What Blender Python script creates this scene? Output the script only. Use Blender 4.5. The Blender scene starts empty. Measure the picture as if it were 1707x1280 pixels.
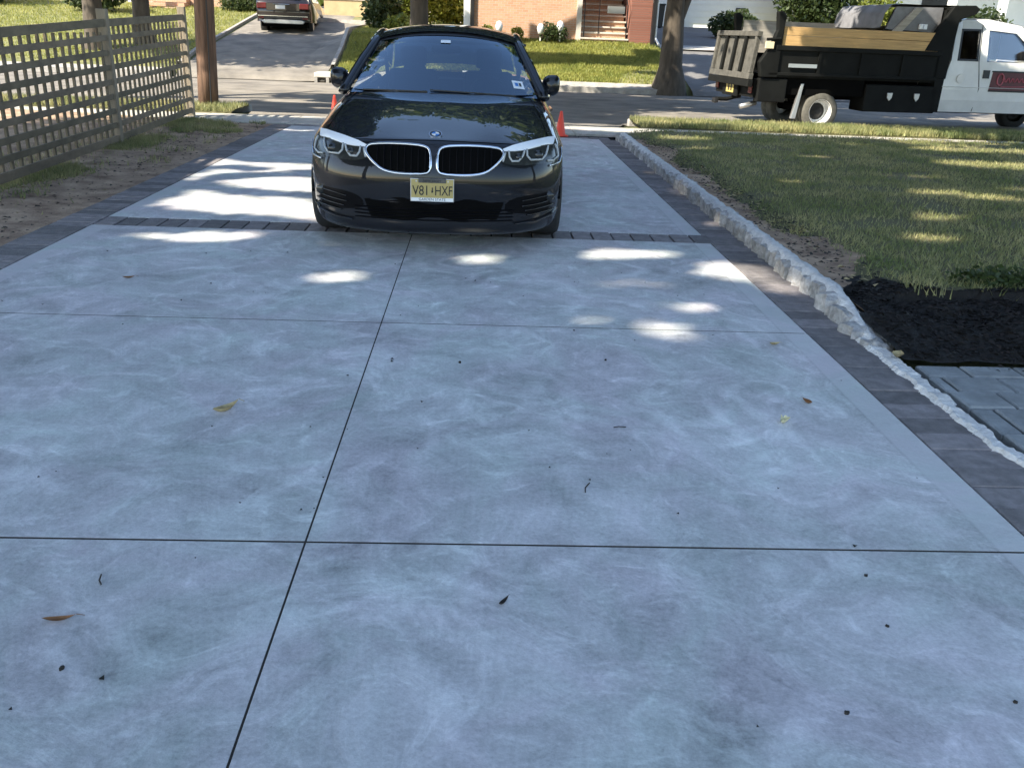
import bpy, bmesh, math, random
import numpy as np
from mathutils import Vector, Matrix, noise
from mathutils.bvhtree import BVHTree
random.seed(7); RS = np.random.RandomState(11)
R = math.radians
scene = bpy.context.scene
col = scene.collection
# ------------------------------------------------------------ camera
cam_d = bpy.data.cameras.new('camera'); cam = bpy.data.objects.new('camera', cam_d); col.objects.link(cam)
pitch, yaw, roll = 0.38612985, 0.0468921, -0.0405536
F = Vector((math.sin(yaw)*math.cos(pitch), math.cos(yaw)*math.cos(pitch), -math.sin(pitch)))
Rt0 = Vector((math.cos(yaw), -math.sin(yaw), 0)); D0 = F.cross(Rt0)
Rt = Rt0*math.cos(roll)+D0*math.sin(roll); Dn = -Rt0*math.sin(roll)+D0*math.cos(roll)
m = Matrix(((Rt.x, -Dn.x, -F.x, 0), (Rt.y, -Dn.y, -F.y, 0), (Rt.z, -Dn.z, -F.z, 1.45), (0, 0, 0, 1)))
cam.matrix_world = m
cam_d.sensor_fit = 'HORIZONTAL'; cam_d.sensor_width = 36; cam_d.lens = 36*1440.87/1707
cam_d.clip_end = 600; cam_d.clip_start = 0.05
scene.camera = cam
# ------------------------------------------------------------ light
SUN = Vector((-0.84, -0.52, 0.88)).normalized()
SX, SY = 0.84/0.88, 0.52/0.88            # ground shift of a shadow per metre of height
elev = math.asin(SUN.z); azim = math.atan2(SUN.x, SUN.y)
w = bpy.data.worlds.new('World'); scene.world = w; w.use_nodes = True
nt = w.node_tree; nt.nodes.clear()
sky = nt.nodes.new('ShaderNodeTexSky'); sky.sky_type = 'NISHITA'; sky.sun_disc = False
sky.sun_elevation = elev; sky.sun_rotation = azim; sky.air_density = 1.0; sky.dust_density = 0.6; sky.ozone_density = 1.0
bg = nt.nodes.new('ShaderNodeBackground'); bg.inputs[1].default_value = 0.13
wo = nt.nodes.new('ShaderNodeOutputWorld')
nt.links.new(sky.outputs[0], bg.inputs[0]); nt.links.new(bg.outputs[0], wo.inputs[0])
sd = bpy.data.lights.new('sun', 'SUN'); sd.energy = 4.2; sd.angle = R(0.7); sd.color = (1, 0.92, 0.78)
so = bpy.data.objects.new('sun', sd); col.objects.link(so); so.rotation_euler = SUN.to_track_quat('Z', 'Y').to_euler()
so.location = (-20, -8, 30)
scene.view_settings.view_transform = 'Standard'; scene.view_settings.look = 'None'
scene.view_settings.gamma = 1; scene.view_settings.use_curve_mapping = False
scene.view_settings.exposure = 1.63
scene.render.engine = 'CYCLES'

# ------------------------------------------------------------ materials
def M(name, c, rough=.6, metal=0, var=.12, vs=4, bump=0, bs=60, coat=0, island=0, objr=0, c2=None, spec=.5, detail=6, trans=0, stretch=None, pos=True):
    mt = bpy.data.materials.new(name); mt.use_nodes = True
    t = mt.node_tree; n = t.nodes; l = t.links
    b = n['Principled BSDF']
    b.inputs['Roughness'].default_value = rough; b.inputs['Metallic'].default_value = metal
    b.inputs['Coat Weight'].default_value = coat; b.inputs['Coat IOR'].default_value = 1.42; b.inputs['Coat Roughness'].default_value = .02
    b.inputs['Specular IOR Level'].default_value = spec
    if trans: b.inputs['Transmission Weight'].default_value = trans
    g = n.new('ShaderNodeNewGeometry') if pos else n.new('ShaderNodeTexCoord')
    src = g.outputs['Position'] if pos else g.outputs['Object']
    if stretch:
        mp = n.new('ShaderNodeMapping'); mp.inputs['Scale'].default_value = stretch
        l.new(src, mp.inputs[0]); src = mp.outputs[0]
    tx = n.new('ShaderNodeTexNoise'); tx.inputs['Scale'].default_value = vs; tx.inputs['Detail'].default_value = detail
    tx.inputs['Roughness'].default_value = .62
    l.new(src, tx.inputs['Vector'])
    cr = n.new('ShaderNodeValToRGB'); cr.color_ramp.elements[0].position = .3; cr.color_ramp.elements[1].position = .7
    ca = [max(0, x*(1-var)) for x in c]; cb = [min(1, x*(1+var)) for x in (c if c2 is None else c2)]
    cr.color_ramp.elements[0].color = (*ca, 1); cr.color_ramp.elements[1].color = (*cb, 1)
    l.new(tx.outputs['Fac'], cr.inputs[0]); out = cr.outputs[0]
    if island or objr:
        if island:
            gg = n.new('ShaderNodeNewGeometry'); r = gg.outputs['Random Per Island']; a = island
        else:
            gg = n.new('ShaderNodeObjectInfo'); r = gg.outputs['Random']; a = objr
        mr = n.new('ShaderNodeMapRange'); mr.inputs['To Min'].default_value = 1-a; mr.inputs['To Max'].default_value = 1+a
        l.new(r, mr.inputs[0])
        hs = n.new('ShaderNodeHueSaturation'); l.new(mr.outputs[0], hs.inputs['Value']); l.new(out, hs.inputs['Color'])
        mh = n.new('ShaderNodeMapRange'); mh.inputs['To Min'].default_value = .5+a*.05; mh.inputs['To Max'].default_value = .5-a*.05
        l.new(r, mh.inputs[0]); l.new(mh.outputs[0], hs.inputs['Hue']); out = hs.outputs[0]
    l.new(out, b.inputs['Base Color'])
    if bump:
        t2 = n.new('ShaderNodeTexNoise'); t2.inputs['Scale'].default_value = bs; t2.inputs['Detail'].default_value = 4
        l.new(src, t2.inputs['Vector'])
        bp = n.new('ShaderNodeBump'); bp.inputs['Strength'].default_value = min(1, bump); bp.inputs['Distance'].default_value = .012
        l.new(t2.outputs['Fac'], bp.inputs['Height']); l.new(bp.outputs[0], b.inputs['Normal'])
    return mt

def emis(mt): return mt

def concrete(name, base, swirl=1.0):
    mt = bpy.data.materials.new(name); mt.use_nodes = True
    t = mt.node_tree; n = t.nodes; l = t.links; b = n['Principled BSDF']
    g = n.new('ShaderNodeNewGeometry'); P = g.outputs['Position']
    def nz(scale, detail=6, rough=.6, dist=0, vec=None):
        x = n.new('ShaderNodeTexNoise'); x.inputs['Scale'].default_value = scale; x.inputs['Detail'].default_value = detail
        x.inputs['Roughness'].default_value = rough; x.inputs['Distortion'].default_value = dist
        l.new(vec or P, x.inputs['Vector']); return x
    def mth(op, a, c, clamp=False):
        x = n.new('ShaderNodeMath'); x.operation = op; x.use_clamp = clamp
        for i, v in enumerate((a, c)):
            if isinstance(v, (int, float)): x.inputs[i].default_value = v
            else: l.new(v, x.inputs[i])
        return x.outputs[0]
    def rng(v, a, b_, lo=0, hi=1):
        x = n.new('ShaderNodeMapRange'); x.inputs[1].default_value = a; x.inputs[2].default_value = b_
        x.inputs[3].default_value = lo; x.inputs[4].default_value = hi; l.new(v, x.inputs[0]); return x.outputs[0]
    # warped coordinates
    wn = nz(1.3, 3, .5)
    vm = n.new('ShaderNodeVectorMath'); vm.operation = 'MULTIPLY_ADD'
    l.new(wn.outputs['Color'], vm.inputs[0]); vm.inputs[1].default_value = (.55, .55, 0); l.new(P, vm.inputs[2])
    W = vm.outputs[0]
    big = rng(nz(1.1, 5, .55, .6).outputs['Fac'], .3, .7, -1, 1)
    mid = rng(nz(4.5, 6, .62, 1.2, W).outputs['Fac'], .3, .7, -1, 1)
    fine = rng(nz(38, 4, .7).outputs['Fac'], .3, .7, -1, 1)
    # trowel arcs : rings round scattered centres, only here and there
    arcs = None
    for sc, off in ((.75, 3.1), (1.15, 9.7)):
        mp = n.new('ShaderNodeMapping'); mp.inputs['Location'].default_value = (off, off*.7, 0); l.new(W, mp.inputs[0])
        vo = n.new('ShaderNodeTexVoronoi'); vo.voronoi_dimensions = '2D'; vo.inputs['Scale'].default_value = sc; l.new(mp.outputs[0], vo.inputs['Vector'])
        s = n.new('ShaderNodeMath'); s.operation = 'SINE'
        l.new(mth('MULTIPLY', vo.outputs['Distance'], 34), s.inputs[0])
        mk = rng(nz(1.7, 4, .6, .5, mp.outputs[0]).outputs['Fac'], .48, .68)
        a = mth('MULTIPLY', rng(s.outputs[0], .1, 1, 0, 1), mk)
        arcs = a if arcs is None else mth('ADD', arcs, a)
    # pale scraped streaks
    mp = n.new('ShaderNodeMapping'); mp.inputs['Scale'].default_value = (1.2, 5.5, 1); mp.inputs['Rotation'].default_value = (0, 0, .25); l.new(W, mp.inputs[0])
    st = rng(nz(1.8, 8, .7, .4, mp.outputs[0]).outputs['Fac'], .60, .76)
    mp = n.new('ShaderNodeMapping'); mp.inputs['Scale'].default_value = (1.5, 7, 1); mp.inputs['Rotation'].default_value = (0, 0, -.6); l.new(W, mp.inputs[0])
    dk = rng(nz(1.5, 8, .7, .4, mp.outputs[0]).outputs['Fac'], .58, .75)
    pit = rng(nz(130, 2, .5).outputs['Fac'], .70, .78)
    sp = rng(nz(26, 2, .5).outputs['Fac'], .735, .76)
    wv = n.new('ShaderNodeVectorMath'); wv.operation = 'MULTIPLY_ADD'; l.new(nz(2.4, 5, .6).outputs['Color'], wv.inputs[0]); wv.inputs[1].default_value = (.9, .9, 0); l.new(P, wv.inputs[2])
    pv = n.new('ShaderNodeTexVoronoi'); pv.voronoi_dimensions = '2D'; pv.inputs['Scale'].default_value = 1.9; l.new(wv.outputs[0], pv.inputs['Vector'])
    sc_ = n.new('ShaderNodeSeparateColor'); l.new(pv.outputs['Color'], sc_.inputs[0]); patchy = rng(sc_.outputs[0], 0, 1, -1, 1)
    grain = rng(nz(75, 5, .75).outputs['Fac'], .3, .7, -1, 1)
    chalk = rng(nz(3.2, 9, .72, 2.2, W).outputs['Fac'], .52, .74)
    blot = rng(nz(2.3, 7, .66, .9).outputs['Fac'], .50, .66)
    v = mth('ADD', mth('MULTIPLY', big, .13), mth('MULTIPLY', mid, .18))
    v = mth('ADD', v, mth('MULTIPLY', fine, .10))
    v = mth('ADD', v, mth('MULTIPLY', grain, .16))
    v = mth('ADD', v, mth('MULTIPLY', arcs, .22*swirl))
    v = mth('ADD', v, mth('MULTIPLY', chalk, .46*swirl))
    v = mth('SUBTRACT', v, mth('MULTIPLY', blot, .19*swirl))
    v = mth('ADD', v, mth('MULTIPLY', st, .55*swirl))
    v = mth('SUBTRACT', v, mth('MULTIPLY', dk, .16*swirl))
    v = mth('ADD', v, mth('MULTIPLY', patchy, .06*swirl))
    if swirl >= 1:
        sxyz = n.new('ShaderNodeSeparateXYZ'); l.new(P, sxyz.inputs[0])
        bm_ = mth('ADD', rng(sxyz.outputs[0], 1.655, 1.662), rng(sxyz.outputs[0], -2.75, -2.757))
        ln_ = mth('MULTIPLY', rng(sxyz.outputs[0], 1.648, 1.655), rng(sxyz.outputs[0], 1.668, 1.660))
        v = mth('SUBTRACT', v, mth('MULTIPLY', mth('MULTIPLY', v, bm_), .72)); v = mth('ADD', v, mth('MULTIPLY', bm_, .06)); v = mth('SUBTRACT', v, mth('MULTIPLY', ln_, .10))
    v = mth('SUBTRACT', v, mth('MULTIPLY', pit, .25))
    v = mth('SUBTRACT', v, mth('MULTIPLY', sp, .18))
    v = mth('ADD', v, 1.0)
    tint = n.new('ShaderNodeMix'); tint.data_type = 'RGBA'
    tint.inputs['A'].default_value = (base[0]*1.035, base[1]*.985, base[2]*1.02, 1); tint.inputs['B'].default_value = (base[0]*.955, base[1]*1.02, base[2]*.985, 1)
    l.new(rng(nz(1.9, 6, .62, .8, W).outputs['Fac'], .35, .65), tint.inputs['Factor'])
    hs = n.new('ShaderNodeHueSaturation'); l.new(v, hs.inputs['Value']); l.new(tint.outputs['Result'], hs.inputs['Color'])
    l.new(hs.outputs[0], b.inputs['Base Color'])
    b.inputs['Specular IOR Level'].default_value = .35
    l.new(rng(mid, -1, 1, .55, .78), b.inputs['Roughness'])
    bp = n.new('ShaderNodeBump'); bp.inputs['Strength'].default_value = .35; bp.inputs['Distance'].default_value = .006
    hh = mth('ADD', mth('MULTIPLY', mid, .5), mth('SUBTRACT', mth('MULTIPLY', fine, .25), mth('MULTIPLY', pit, .6)))
    hh = mth('ADD', hh, mth('MULTIPLY', arcs, .4)); l.new(hh, bp.inputs['Height']); l.new(bp.outputs[0], b.inputs['Normal'])
    return mt

def brickmat(name, c1, c2, mortar, axis='xz'):
    mt = bpy.data.materials.new(name); mt.use_nodes = True
    t = mt.node_tree; n = t.nodes; l = t.links; b = n['Principled BSDF']
    g = n.new('ShaderNodeNewGeometry'); sx = n.new('ShaderNodeSeparateXYZ'); cx = n.new('ShaderNodeCombineXYZ')
    l.new(g.outputs['Position'], sx.inputs[0]); l.new(sx.outputs[0 if axis == 'xz' else 1], cx.inputs[0]); l.new(sx.outputs[2], cx.inputs[1])
    br = n.new('ShaderNodeTexBrick'); l.new(cx.outputs[0], br.inputs['Vector'])
    br.inputs['Scale'].default_value = 1; br.inputs['Brick Width'].default_value = .21; br.inputs['Row Height'].default_value = .075
    br.inputs['Mortar Size'].default_value = .006; br.inputs['Color1'].default_value = (*c1, 1); br.inputs['Color2'].default_value = (*c2, 1)
    br.inputs['Mortar'].default_value = (*mortar, 1); l.new(br.outputs['Color'], b.inputs['Base Color'])
    bp = n.new('ShaderNodeBump'); bp.inputs['Distance'].default_value = .01; bp.invert = True
    l.new(br.outputs['Fac'], bp.inputs['Height']); l.new(bp.outputs[0], b.inputs['Normal'])
    b.inputs['Roughness'].default_value = .85
    return mt

def glassmat(name, tint=(.8, .85, .9), rough=0.0, extra=.04, dark=0.0, gcol=(1, 1, 1)):
    # thin sheet of glass: mirror reflection over a tinted see-through
    mt = bpy.data.materials.new(name); mt.use_nodes = True
    t = mt.node_tree; n = t.nodes; l = t.links; n.remove(n['Principled BSDF'])
    o = n['Material Output']; tr = n.new('ShaderNodeBsdfTransparent'); tr.inputs[0].default_value = (*tint, 1)
    gl = n.new('ShaderNodeBsdfGlossy'); gl.inputs['Roughness'].default_value = rough; gl.inputs[0].default_value = (*gcol, 1)
    fr = n.new('ShaderNodeFresnel'); fr.inputs[0].default_value = 1.52
    ad = n.new('ShaderNodeMath'); ad.operation = 'MULTIPLY_ADD'; ad.inputs[1].default_value = 1.7; ad.inputs[2].default_value = extra; ad.use_clamp = True
    l.new(fr.outputs[0], ad.inputs[0])
    mx = n.new('ShaderNodeMixShader'); l.new(ad.outputs[0], mx.inputs[0]); l.new(tr.outputs[0], mx.inputs[1]); l.new(gl.outputs[0], mx.inputs[2])
    l.new(mx.outputs[0], o.inputs['Surface'])
    return mt

def leafmat(name, c, c2, isl=.3):
    mt = M(name, c, rough=.5, var=.15, vs=1.5, island=isl, c2=c2, spec=.35)
    t = mt.node_tree; n = t.nodes; l = t.links; b = n['Principled BSDF']
    tl = n.new('ShaderNodeBsdfTranslucent'); src = b.inputs['Base Color'].links[0].from_socket
    hs = n.new('ShaderNodeHueSaturation'); hs.inputs['Value'].default_value = 1.5; hs.inputs['Hue'].default_value = .48; l.new(src, hs.inputs['Color']); l.new(hs.outputs[0], tl.inputs[0])
    mx = n.new('ShaderNodeMixShader'); mx.inputs[0].default_value = .35
    l.new(b.outputs[0], mx.inputs[1]); l.new(tl.outputs[0], mx.inputs[2]); l.new(mx.outputs[0], n['Material Output'].inputs['Surface'])
    return mt

MAT = {}
MAT['slab'] = concrete('poured_concrete', (.52, .515, .505))
MAT['walk'] = concrete('sidewalk_concrete', (.47, .44, .39), .4)
MAT['paver'] = M('charcoal_paver', (.20, .182, .178), .85, var=.3, vs=14, bump=.5, bs=90, objr=.3)
MAT['slate'] = M('grey_flagstone_paver', (.25, .265, .265), .75, var=.3, vs=7, bump=.5, bs=60, objr=.12)
MAT['granite'] = M('rough_granite', (.40, .385, .365), .9, var=.4, vs=26, bump=1, bs=45, objr=.22)
MAT['mortar'] = M('pale_mortar', (.62, .61, .585), .9, var=.2, vs=20, bump=1, bs=60)
MAT['soil'] = M('bare_reddish_soil', (.275, .165, .105), .95, var=.4, vs=3.5, bump=1, bs=30, c2=(.40, .285, .19))
MAT['ground'] = M('rough_grass_ground', (.12, .14, .04), .95, var=.4, vs=2.2, bump=.6, bs=20, c2=(.18, .17, .07))
MAT['lawnbase'] = M('lawn_soil', (.17, .165, .075), .95, var=.3, vs=3, bump=.6, bs=25, c2=(.1, .09, .04))
MAT['mulch'] = M('black_mulch', (.008, .007, .006), .95, var=.5, vs=12, bump=1, bs=50)
MAT['chip'] = M('bark_chip', (.012, .009, .007), .95, var=.5, vs=12, island=.6)
MAT['asphalt'] = M('worn_asphalt', (.155, .14, .12), .9, var=.22, vs=1.1, bump=.6, bs=140, c2=(.235, .21, .175))
MAT['lamphouse'] = M('smoked_lamp_housing', (.035, .037, .035), .15, var=.3, vs=30)
MAT['lampglass'] = M('dark_lamp_lens', (.02, .022, .022), .08, var=.1)
MAT['asphalt_new'] = M('driveway_asphalt', (.15, .145, .14), .9, var=.2, vs=1.3, bump=.5, bs=140)
MAT['curb'] = M('street_curb_concrete', (.33, .31, .28), .9, var=.25, vs=5, bump=.5, bs=40)
MAT['grass'] = leafmat('grass_blades', (.135, .19, .06), (.36, .33, .155), .35)
MAT['grass_far'] = leafmat('far_lawn_blades', (.19, .23, .05), (.30, .30, .08), .25)
MAT['leaf'] = leafmat('tree_leaves', (.035, .065, .015), (.07, .11, .025))
MAT['leafy'] = leafmat('bright_shrub_leaves', (.09, .13, .02), (.2, .22, .04))
MAT['leafd'] = leafmat('dark_shrub_leaves', (.03, .05, .016), (.055, .08, .025))
MAT['bark'] = M('tree_bark', (.075, .06, .045), .95, var=.4, vs=9, bump=1, bs=22, stretch=(1, 1, .25))
MAT['pole'] = M('treated_pole_wood', (.14, .08, .05), .9, var=.6, vs=18, bump=.7, bs=30, stretch=(1, 1, .08))
MAT['fence'] = M('weathered_cedar', (.185, .15, .10), .85, var=.3, vs=8, bump=.5, bs=50, objr=.18, stretch=(1, .4, 1))
MAT['fencepost'] = M('weathered_post', (.26, .215, .155), .85, var=.3, vs=9, bump=.5, bs=50, stretch=(1, 1, .2))
MAT['paint'] = M('black_sapphire_paint', (.006, .0065, .009), .5, var=.05, coat=1, spec=.12)
MAT['trim'] = M('black_plastic_trim', (.012, .012, .013), .45, var=.1, vs=20)
MAT['gloss'] = M('gloss_black_trim', (.006, .006, .007), .12, var=.05)
MAT['chrome'] = M('bright_chrome', (.75, .76, .78), .12, metal=1, var=.02)
MAT['silver'] = M('satin_silver', (.5, .5, .5), .35, metal=.8, var=.05)
MAT['drl'] = M('white_light_bar', (.93, .94, .95), .4, var=.01)
MAT['hring'] = M('lamp_ring_plastic', (.42, .43, .42), .2, var=.05, coat=1)
MAT['rubber'] = M('tyre_rubber', (.018, .018, .018), .75, var=.3, vs=20)
MAT['dark'] = M('dark_void', (.004, .004, .004), .95, var=.1, spec=.05)
MAT['interior'] = M('dark_leather', (.03, .032, .036), .6, var=.15)
MAT['slat'] = M('grille_slat_black', (.003, .003, .004), .6, var=.05, spec=.08)
MAT['dusty'] = M('dusty_tyre_wall', (.10, .095, .08), .9, var=.3, vs=12)
MAT['glass'] = glassmat('windscreen_glass', (.62, .68, .72), extra=.055, gcol=(.70, .86, 1))
MAT['lens'] = glassmat('headlight_lens', (.9, .9, .9), extra=.0)
MAT['darkglass'] = glassmat('tinted_side_glass', (.12, .13, .14), extra=.02)
MAT['plate'] = M('buff_plate', (.44, .34, .12), .5, var=.06, vs=30)
MAT['ink'] = M('black_ink', (.012, .012, .014), .6, var=.0)
MAT['white'] = M('white_paint', (.8, .8, .78), .5, var=.04, vs=2)
MAT['whitecar'] = M('white_vehicle_paint', (.72, .72, .70), .35, var=.09, coat=.5, vs=2.5)
MAT['orange'] = M('cone_plastic', (.85, .07, .03), .45, var=.06)
MAT['blackpaint'] = M('worn_black_steel', (.006, .0065, .006), .7, var=.4, vs=3, spec=.18)
MAT['steel'] = M('scuffed_grey_steel', (.095, .09, .078), .7, metal=.2, var=.35, vs=9, bump=.3, bs=30)
MAT['wood'] = M('pine_board', (.52, .33, .14), .7, var=.22, vs=6, stretch=(.35, 1, 6), bump=.2)
MAT['oldwood'] = M('greyed_board', (.36, .33, .28), .8, var=.25, vs=5, stretch=(.4, 1, 5))
MAT['tarp'] = M('grey_mesh_tarp', (.17, .17, .18), .55, var=.3, vs=4, bump=.3, bs=12)
MAT['brick'] = brickmat('orange_brick', (.5, .27, .16), (.58, .34, .21), (.55, .47, .38))
MAT['brick_shaded'] = brickmat('shaded_side_brick', (.2, .075, .05), (.25, .1, .07), (.2, .14, .11), 'yz')  # house brick darkened in colour for the shaded stair side wall
MAT['concrete_trim'] = M('pale_stone_trim', (.55, .5, .43), .85, var=.15, vs=5)
MAT['cream'] = M('cream_stucco', (.62, .55, .4), .85, var=.08)
MAT['tan'] = M('tan_block', (.5, .37, .2), .85, var=.12)
MAT['siding'] = M('white_siding', (.78, .78, .76), .6, var=.03)
MAT['roof'] = M('roof_shingle', (.09, .08, .075), .9, var=.3, vs=10)
MAT['magnet'] = M('dark_red_sign', (.09, .014, .016), .5, var=.2, vs=10)
MAT['pink'] = M('faded_pink_lettering', (.42, .1, .13), .5, var=.1)
MAT['red'] = M('red_lamp_plastic', (.12, .012, .012), .25, var=.1)
MAT['amber'] = M('cream_lamp_plastic', (.75, .62, .4), .35, var=.1)
MAT['blue'] = M('enamel_blue', (.03, .17, .5), .25, var=.02)
MAT['suv'] = M('brown_black_suv_paint', (.022, .016, .014), .25, metal=.3, var=.05, coat=1)
MAT['dleaf'] = M('fallen_leaf_tan', (.32, .23, .11), .7, var=.3, vs=30, c2=(.45, .36, .18))
MAT['dleaf2'] = M('fallen_leaf_yellow', (.6, .56, .34), .7, var=.2, vs=30)
MAT['dleaf3'] = M('fallen_leaf_brown', (.22, .1, .035), .7, var=.3, vs=30)
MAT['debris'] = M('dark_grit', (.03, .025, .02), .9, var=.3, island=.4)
MAT['blush'] = M('sticker_white', (.8, .84, .88), .4, var=.02)

# ------------------------------------------------------------ mesh helpers
def tag(o, label=None, cat=None, group=None, kind=None):
    if label: o['label'] = label
    if cat: o['category'] = cat
    if group: o['group'] = group
    if kind: o['kind'] = kind
    return o
def empty(name, loc=(0, 0, 0), rz=0, label=None, cat=None, group=None):
    o = bpy.data.objects.new(name, None); col.objects.link(o); o.location = loc; o.rotation_euler = (0, 0, rz)
    o.empty_display_size = .2
    return tag(o, label, cat, group)
def copy_tree(o, parent=None):
    c = o.copy(); col.objects.link(c)
    if parent is not None: c.parent = parent
    for ch in list(o.children): copy_tree(ch, c)
    return c

class MB:
    def __init__(s): s.v = []; s.f = []
    def add(s, vs, fs):
        k = len(s.v); s.v += [tuple(v) for v in vs]; s.f += [tuple(i+k for i in f) for f in fs]; return s
    def box(s, x0, x1, y0, y1, z0, z1, rot=None, org=None):
        vs = [Vector((x, y, z)) for z in (z0, z1) for y in (y0, y1) for x in (x0, x1)]
        if rot is not None:
            o = Vector(org) if org else Vector(((x0+x1)/2, (y0+y1)/2, (z0+z1)/2))
            vs = [rot @ (v-o)+o for v in vs]
        return s.add(vs, [(0, 2, 3, 1), (4, 5, 7, 6), (0, 1, 5, 4), (2, 6, 7, 3), (0, 4, 6, 2), (1, 3, 7, 5)])
    def tube(s, pts, r, n=8, caps=True, flat=1.0, closed=False):
        pts = [Vector(p) for p in pts]; L = len(pts); rings = []
        rr = r if isinstance(r, (list, tuple)) else [r]*L
        up0 = Vector((0, 0, 1)); prev = None
        for i, p in enumerate(pts):
            a = pts[(i-1) % L] if (closed or i > 0) else p; b = pts[(i+1) % L] if (closed or i < L-1) else p
            d = (b-a).normalized()
            if prev is None:
                u = d.cross(up0)
                if u.length < .05: u = d.cross(Vector((0, 1, 0)))
                u.normalize()
            else:
                u = (prev-d*prev.dot(d))
                u = u.normalized() if u.length > 1e-6 else d.orthogonal().normalized()
            prev = u; v = d.cross(u)
            rings.append([p+(u*math.cos(t)+v*math.sin(t)*flat)*rr[i] for t in [2*math.pi*k/n for k in range(n)]])
        vs = [q for r_ in rings for q in r_]; fs = []
        for i in range(L if closed else L-1):
            j = (i+1) % L
            for k in range(n):
                fs.append((i*n+k, i*n+(k+1) % n, j*n+(k+1) % n, j*n+k))
        if caps and not closed:
            fs.append(tuple(range(n))[::-1]); fs.append(tuple((L-1)*n+k for k in range(n)))
        return s.add(vs, fs)
    def lathe(s, prof, n=24, axis='z', org=(0, 0, 0)):
        vs = []; o = Vector(org)
        for r, h in prof:
            for k in range(n):
                a = 2*math.pi*k/n; c, d = r*math.cos(a), r*math.sin(a)
                vs.append(o+(Vector((c, d, h)) if axis == 'z' else Vector((h, c, d)) if axis == 'x' else Vector((c, h, d))))
        fs = [(i*n+k, i*n+(k+1) % n, (i+1)*n+(k+1) % n, (i+1)*n+k) for i in range(len(prof)-1) for k in range(n)]
        return s.add(vs, fs)
    def prism(s, poly, a, b, axis='y'):
        # poly: 2D outline; axis y -> (x,z) extruded in y ; x -> (y,z) ; z -> (x,y)
        def P(u, v, w_): return (u, w_, v) if axis == 'y' else (w_, u, v) if axis == 'x' else (u, v, w_)
        n = len(poly); vs = [P(u, v, a) for u, v in poly]+[P(u, v, b) for u, v in poly]
        fs = [tuple(range(n))[::-1], tuple(range(n, 2*n))]+[(i, (i+1) % n, n+(i+1) % n, n+i) for i in range(n)]
        return s.add(vs, fs)
    def grid(s, G):
        h, w_ = len(G), len(G[0])
        return s.add([p for r_ in G for p in r_], [(i*w_+j, i*w_+j+1, (i+1)*w_+j+1, (i+1)*w_+j) for i in range(h-1) for j in range(w_-1)])
    def mesh(s, name, mat, smooth=False):
        me = bpy.data.meshes.new(name); me.from_pydata(s.v, [], s.f); me.update()
        bm = bmesh.new(); bm.from_mesh(me); bmesh.ops.recalc_face_normals(bm, faces=bm.faces); bm.to_mesh(me); bm.free()
        me.materials.append(MAT[mat] if isinstance(mat, str) else mat)
        if smooth: me.polygons.foreach_set('use_smooth', [True]*len(me.polygons))
        return me
    def build(s, name, mat, parent=None, smooth=False, bevel=0, sub=0, kind=None, auto=False):
        me = s.mesh(name, mat, smooth); o = bpy.data.objects.new(name, me); col.objects.link(o)
        if parent is not None: o.parent = parent
        if bevel:
            md = o.modifiers.new('b', 'BEVEL'); md.width = bevel; md.segments = 2; md.limit_method = 'ANGLE'; md.angle_limit = R(35)
        if sub:
            md = o.modifiers.new('s', 'SUBSURF'); md.levels = sub; md.render_levels = sub
        if kind: o['kind'] = kind
        return o
def link(name, me, parent=None, loc=None, rz=None):
    o = bpy.data.objects.new(name, me); col.objects.link(o)
    if parent is not None: o.parent = parent
    if loc is not None: o.location = loc
    if rz is not None: o.rotation_euler = (0, 0, rz)
    return o
def np_mesh(name, V, Fc, mat):
    me = bpy.data.meshes.new(name); k = Fc.shape[1]
    me.vertices.add(len(V)); me.vertices.foreach_set('co', V.astype(np.float32).ravel())
    me.loops.add(Fc.size); me.loops.foreach_set('vertex_index', Fc.astype(np.int32).ravel())
    me.polygons.add(len(Fc)); me.polygons.foreach_set('loop_start', np.arange(0, Fc.size, k, dtype=np.int32))
    me.update(calc_edges=True); me.materials.append(MAT[mat]); return me
def bake(o):
    dg = bpy.context.evaluated_depsgraph_get(); dg.update()
    me = bpy.data.meshes.new_from_object(o.evaluated_get(dg)); o.modifiers.clear(); o.data = me; return o
def text(name, s, size, mat, parent, loc, rot, ext=.001, align='CENTER', sx=1.0, shear=0):
    c = bpy.data.curves.new('t', 'FONT'); c.body = s; c.size = size; c.extrude = ext; c.align_x = align; c.align_y = 'CENTER'; c.shear = shear
    t = bpy.data.objects.new('t', c); col.objects.link(t)
    dg = bpy.context.evaluated_depsgraph_get(); dg.update()
    me = bpy.data.meshes.new_from_object(t.evaluated_get(dg)); bpy.data.objects.remove(t); bpy.data.curves.remove(c)
    me.materials.clear(); me.materials.append(MAT[mat]); o = link(name, me, parent, loc); o.rotation_euler = rot; o.scale = (sx, 1, 1); return o

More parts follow.
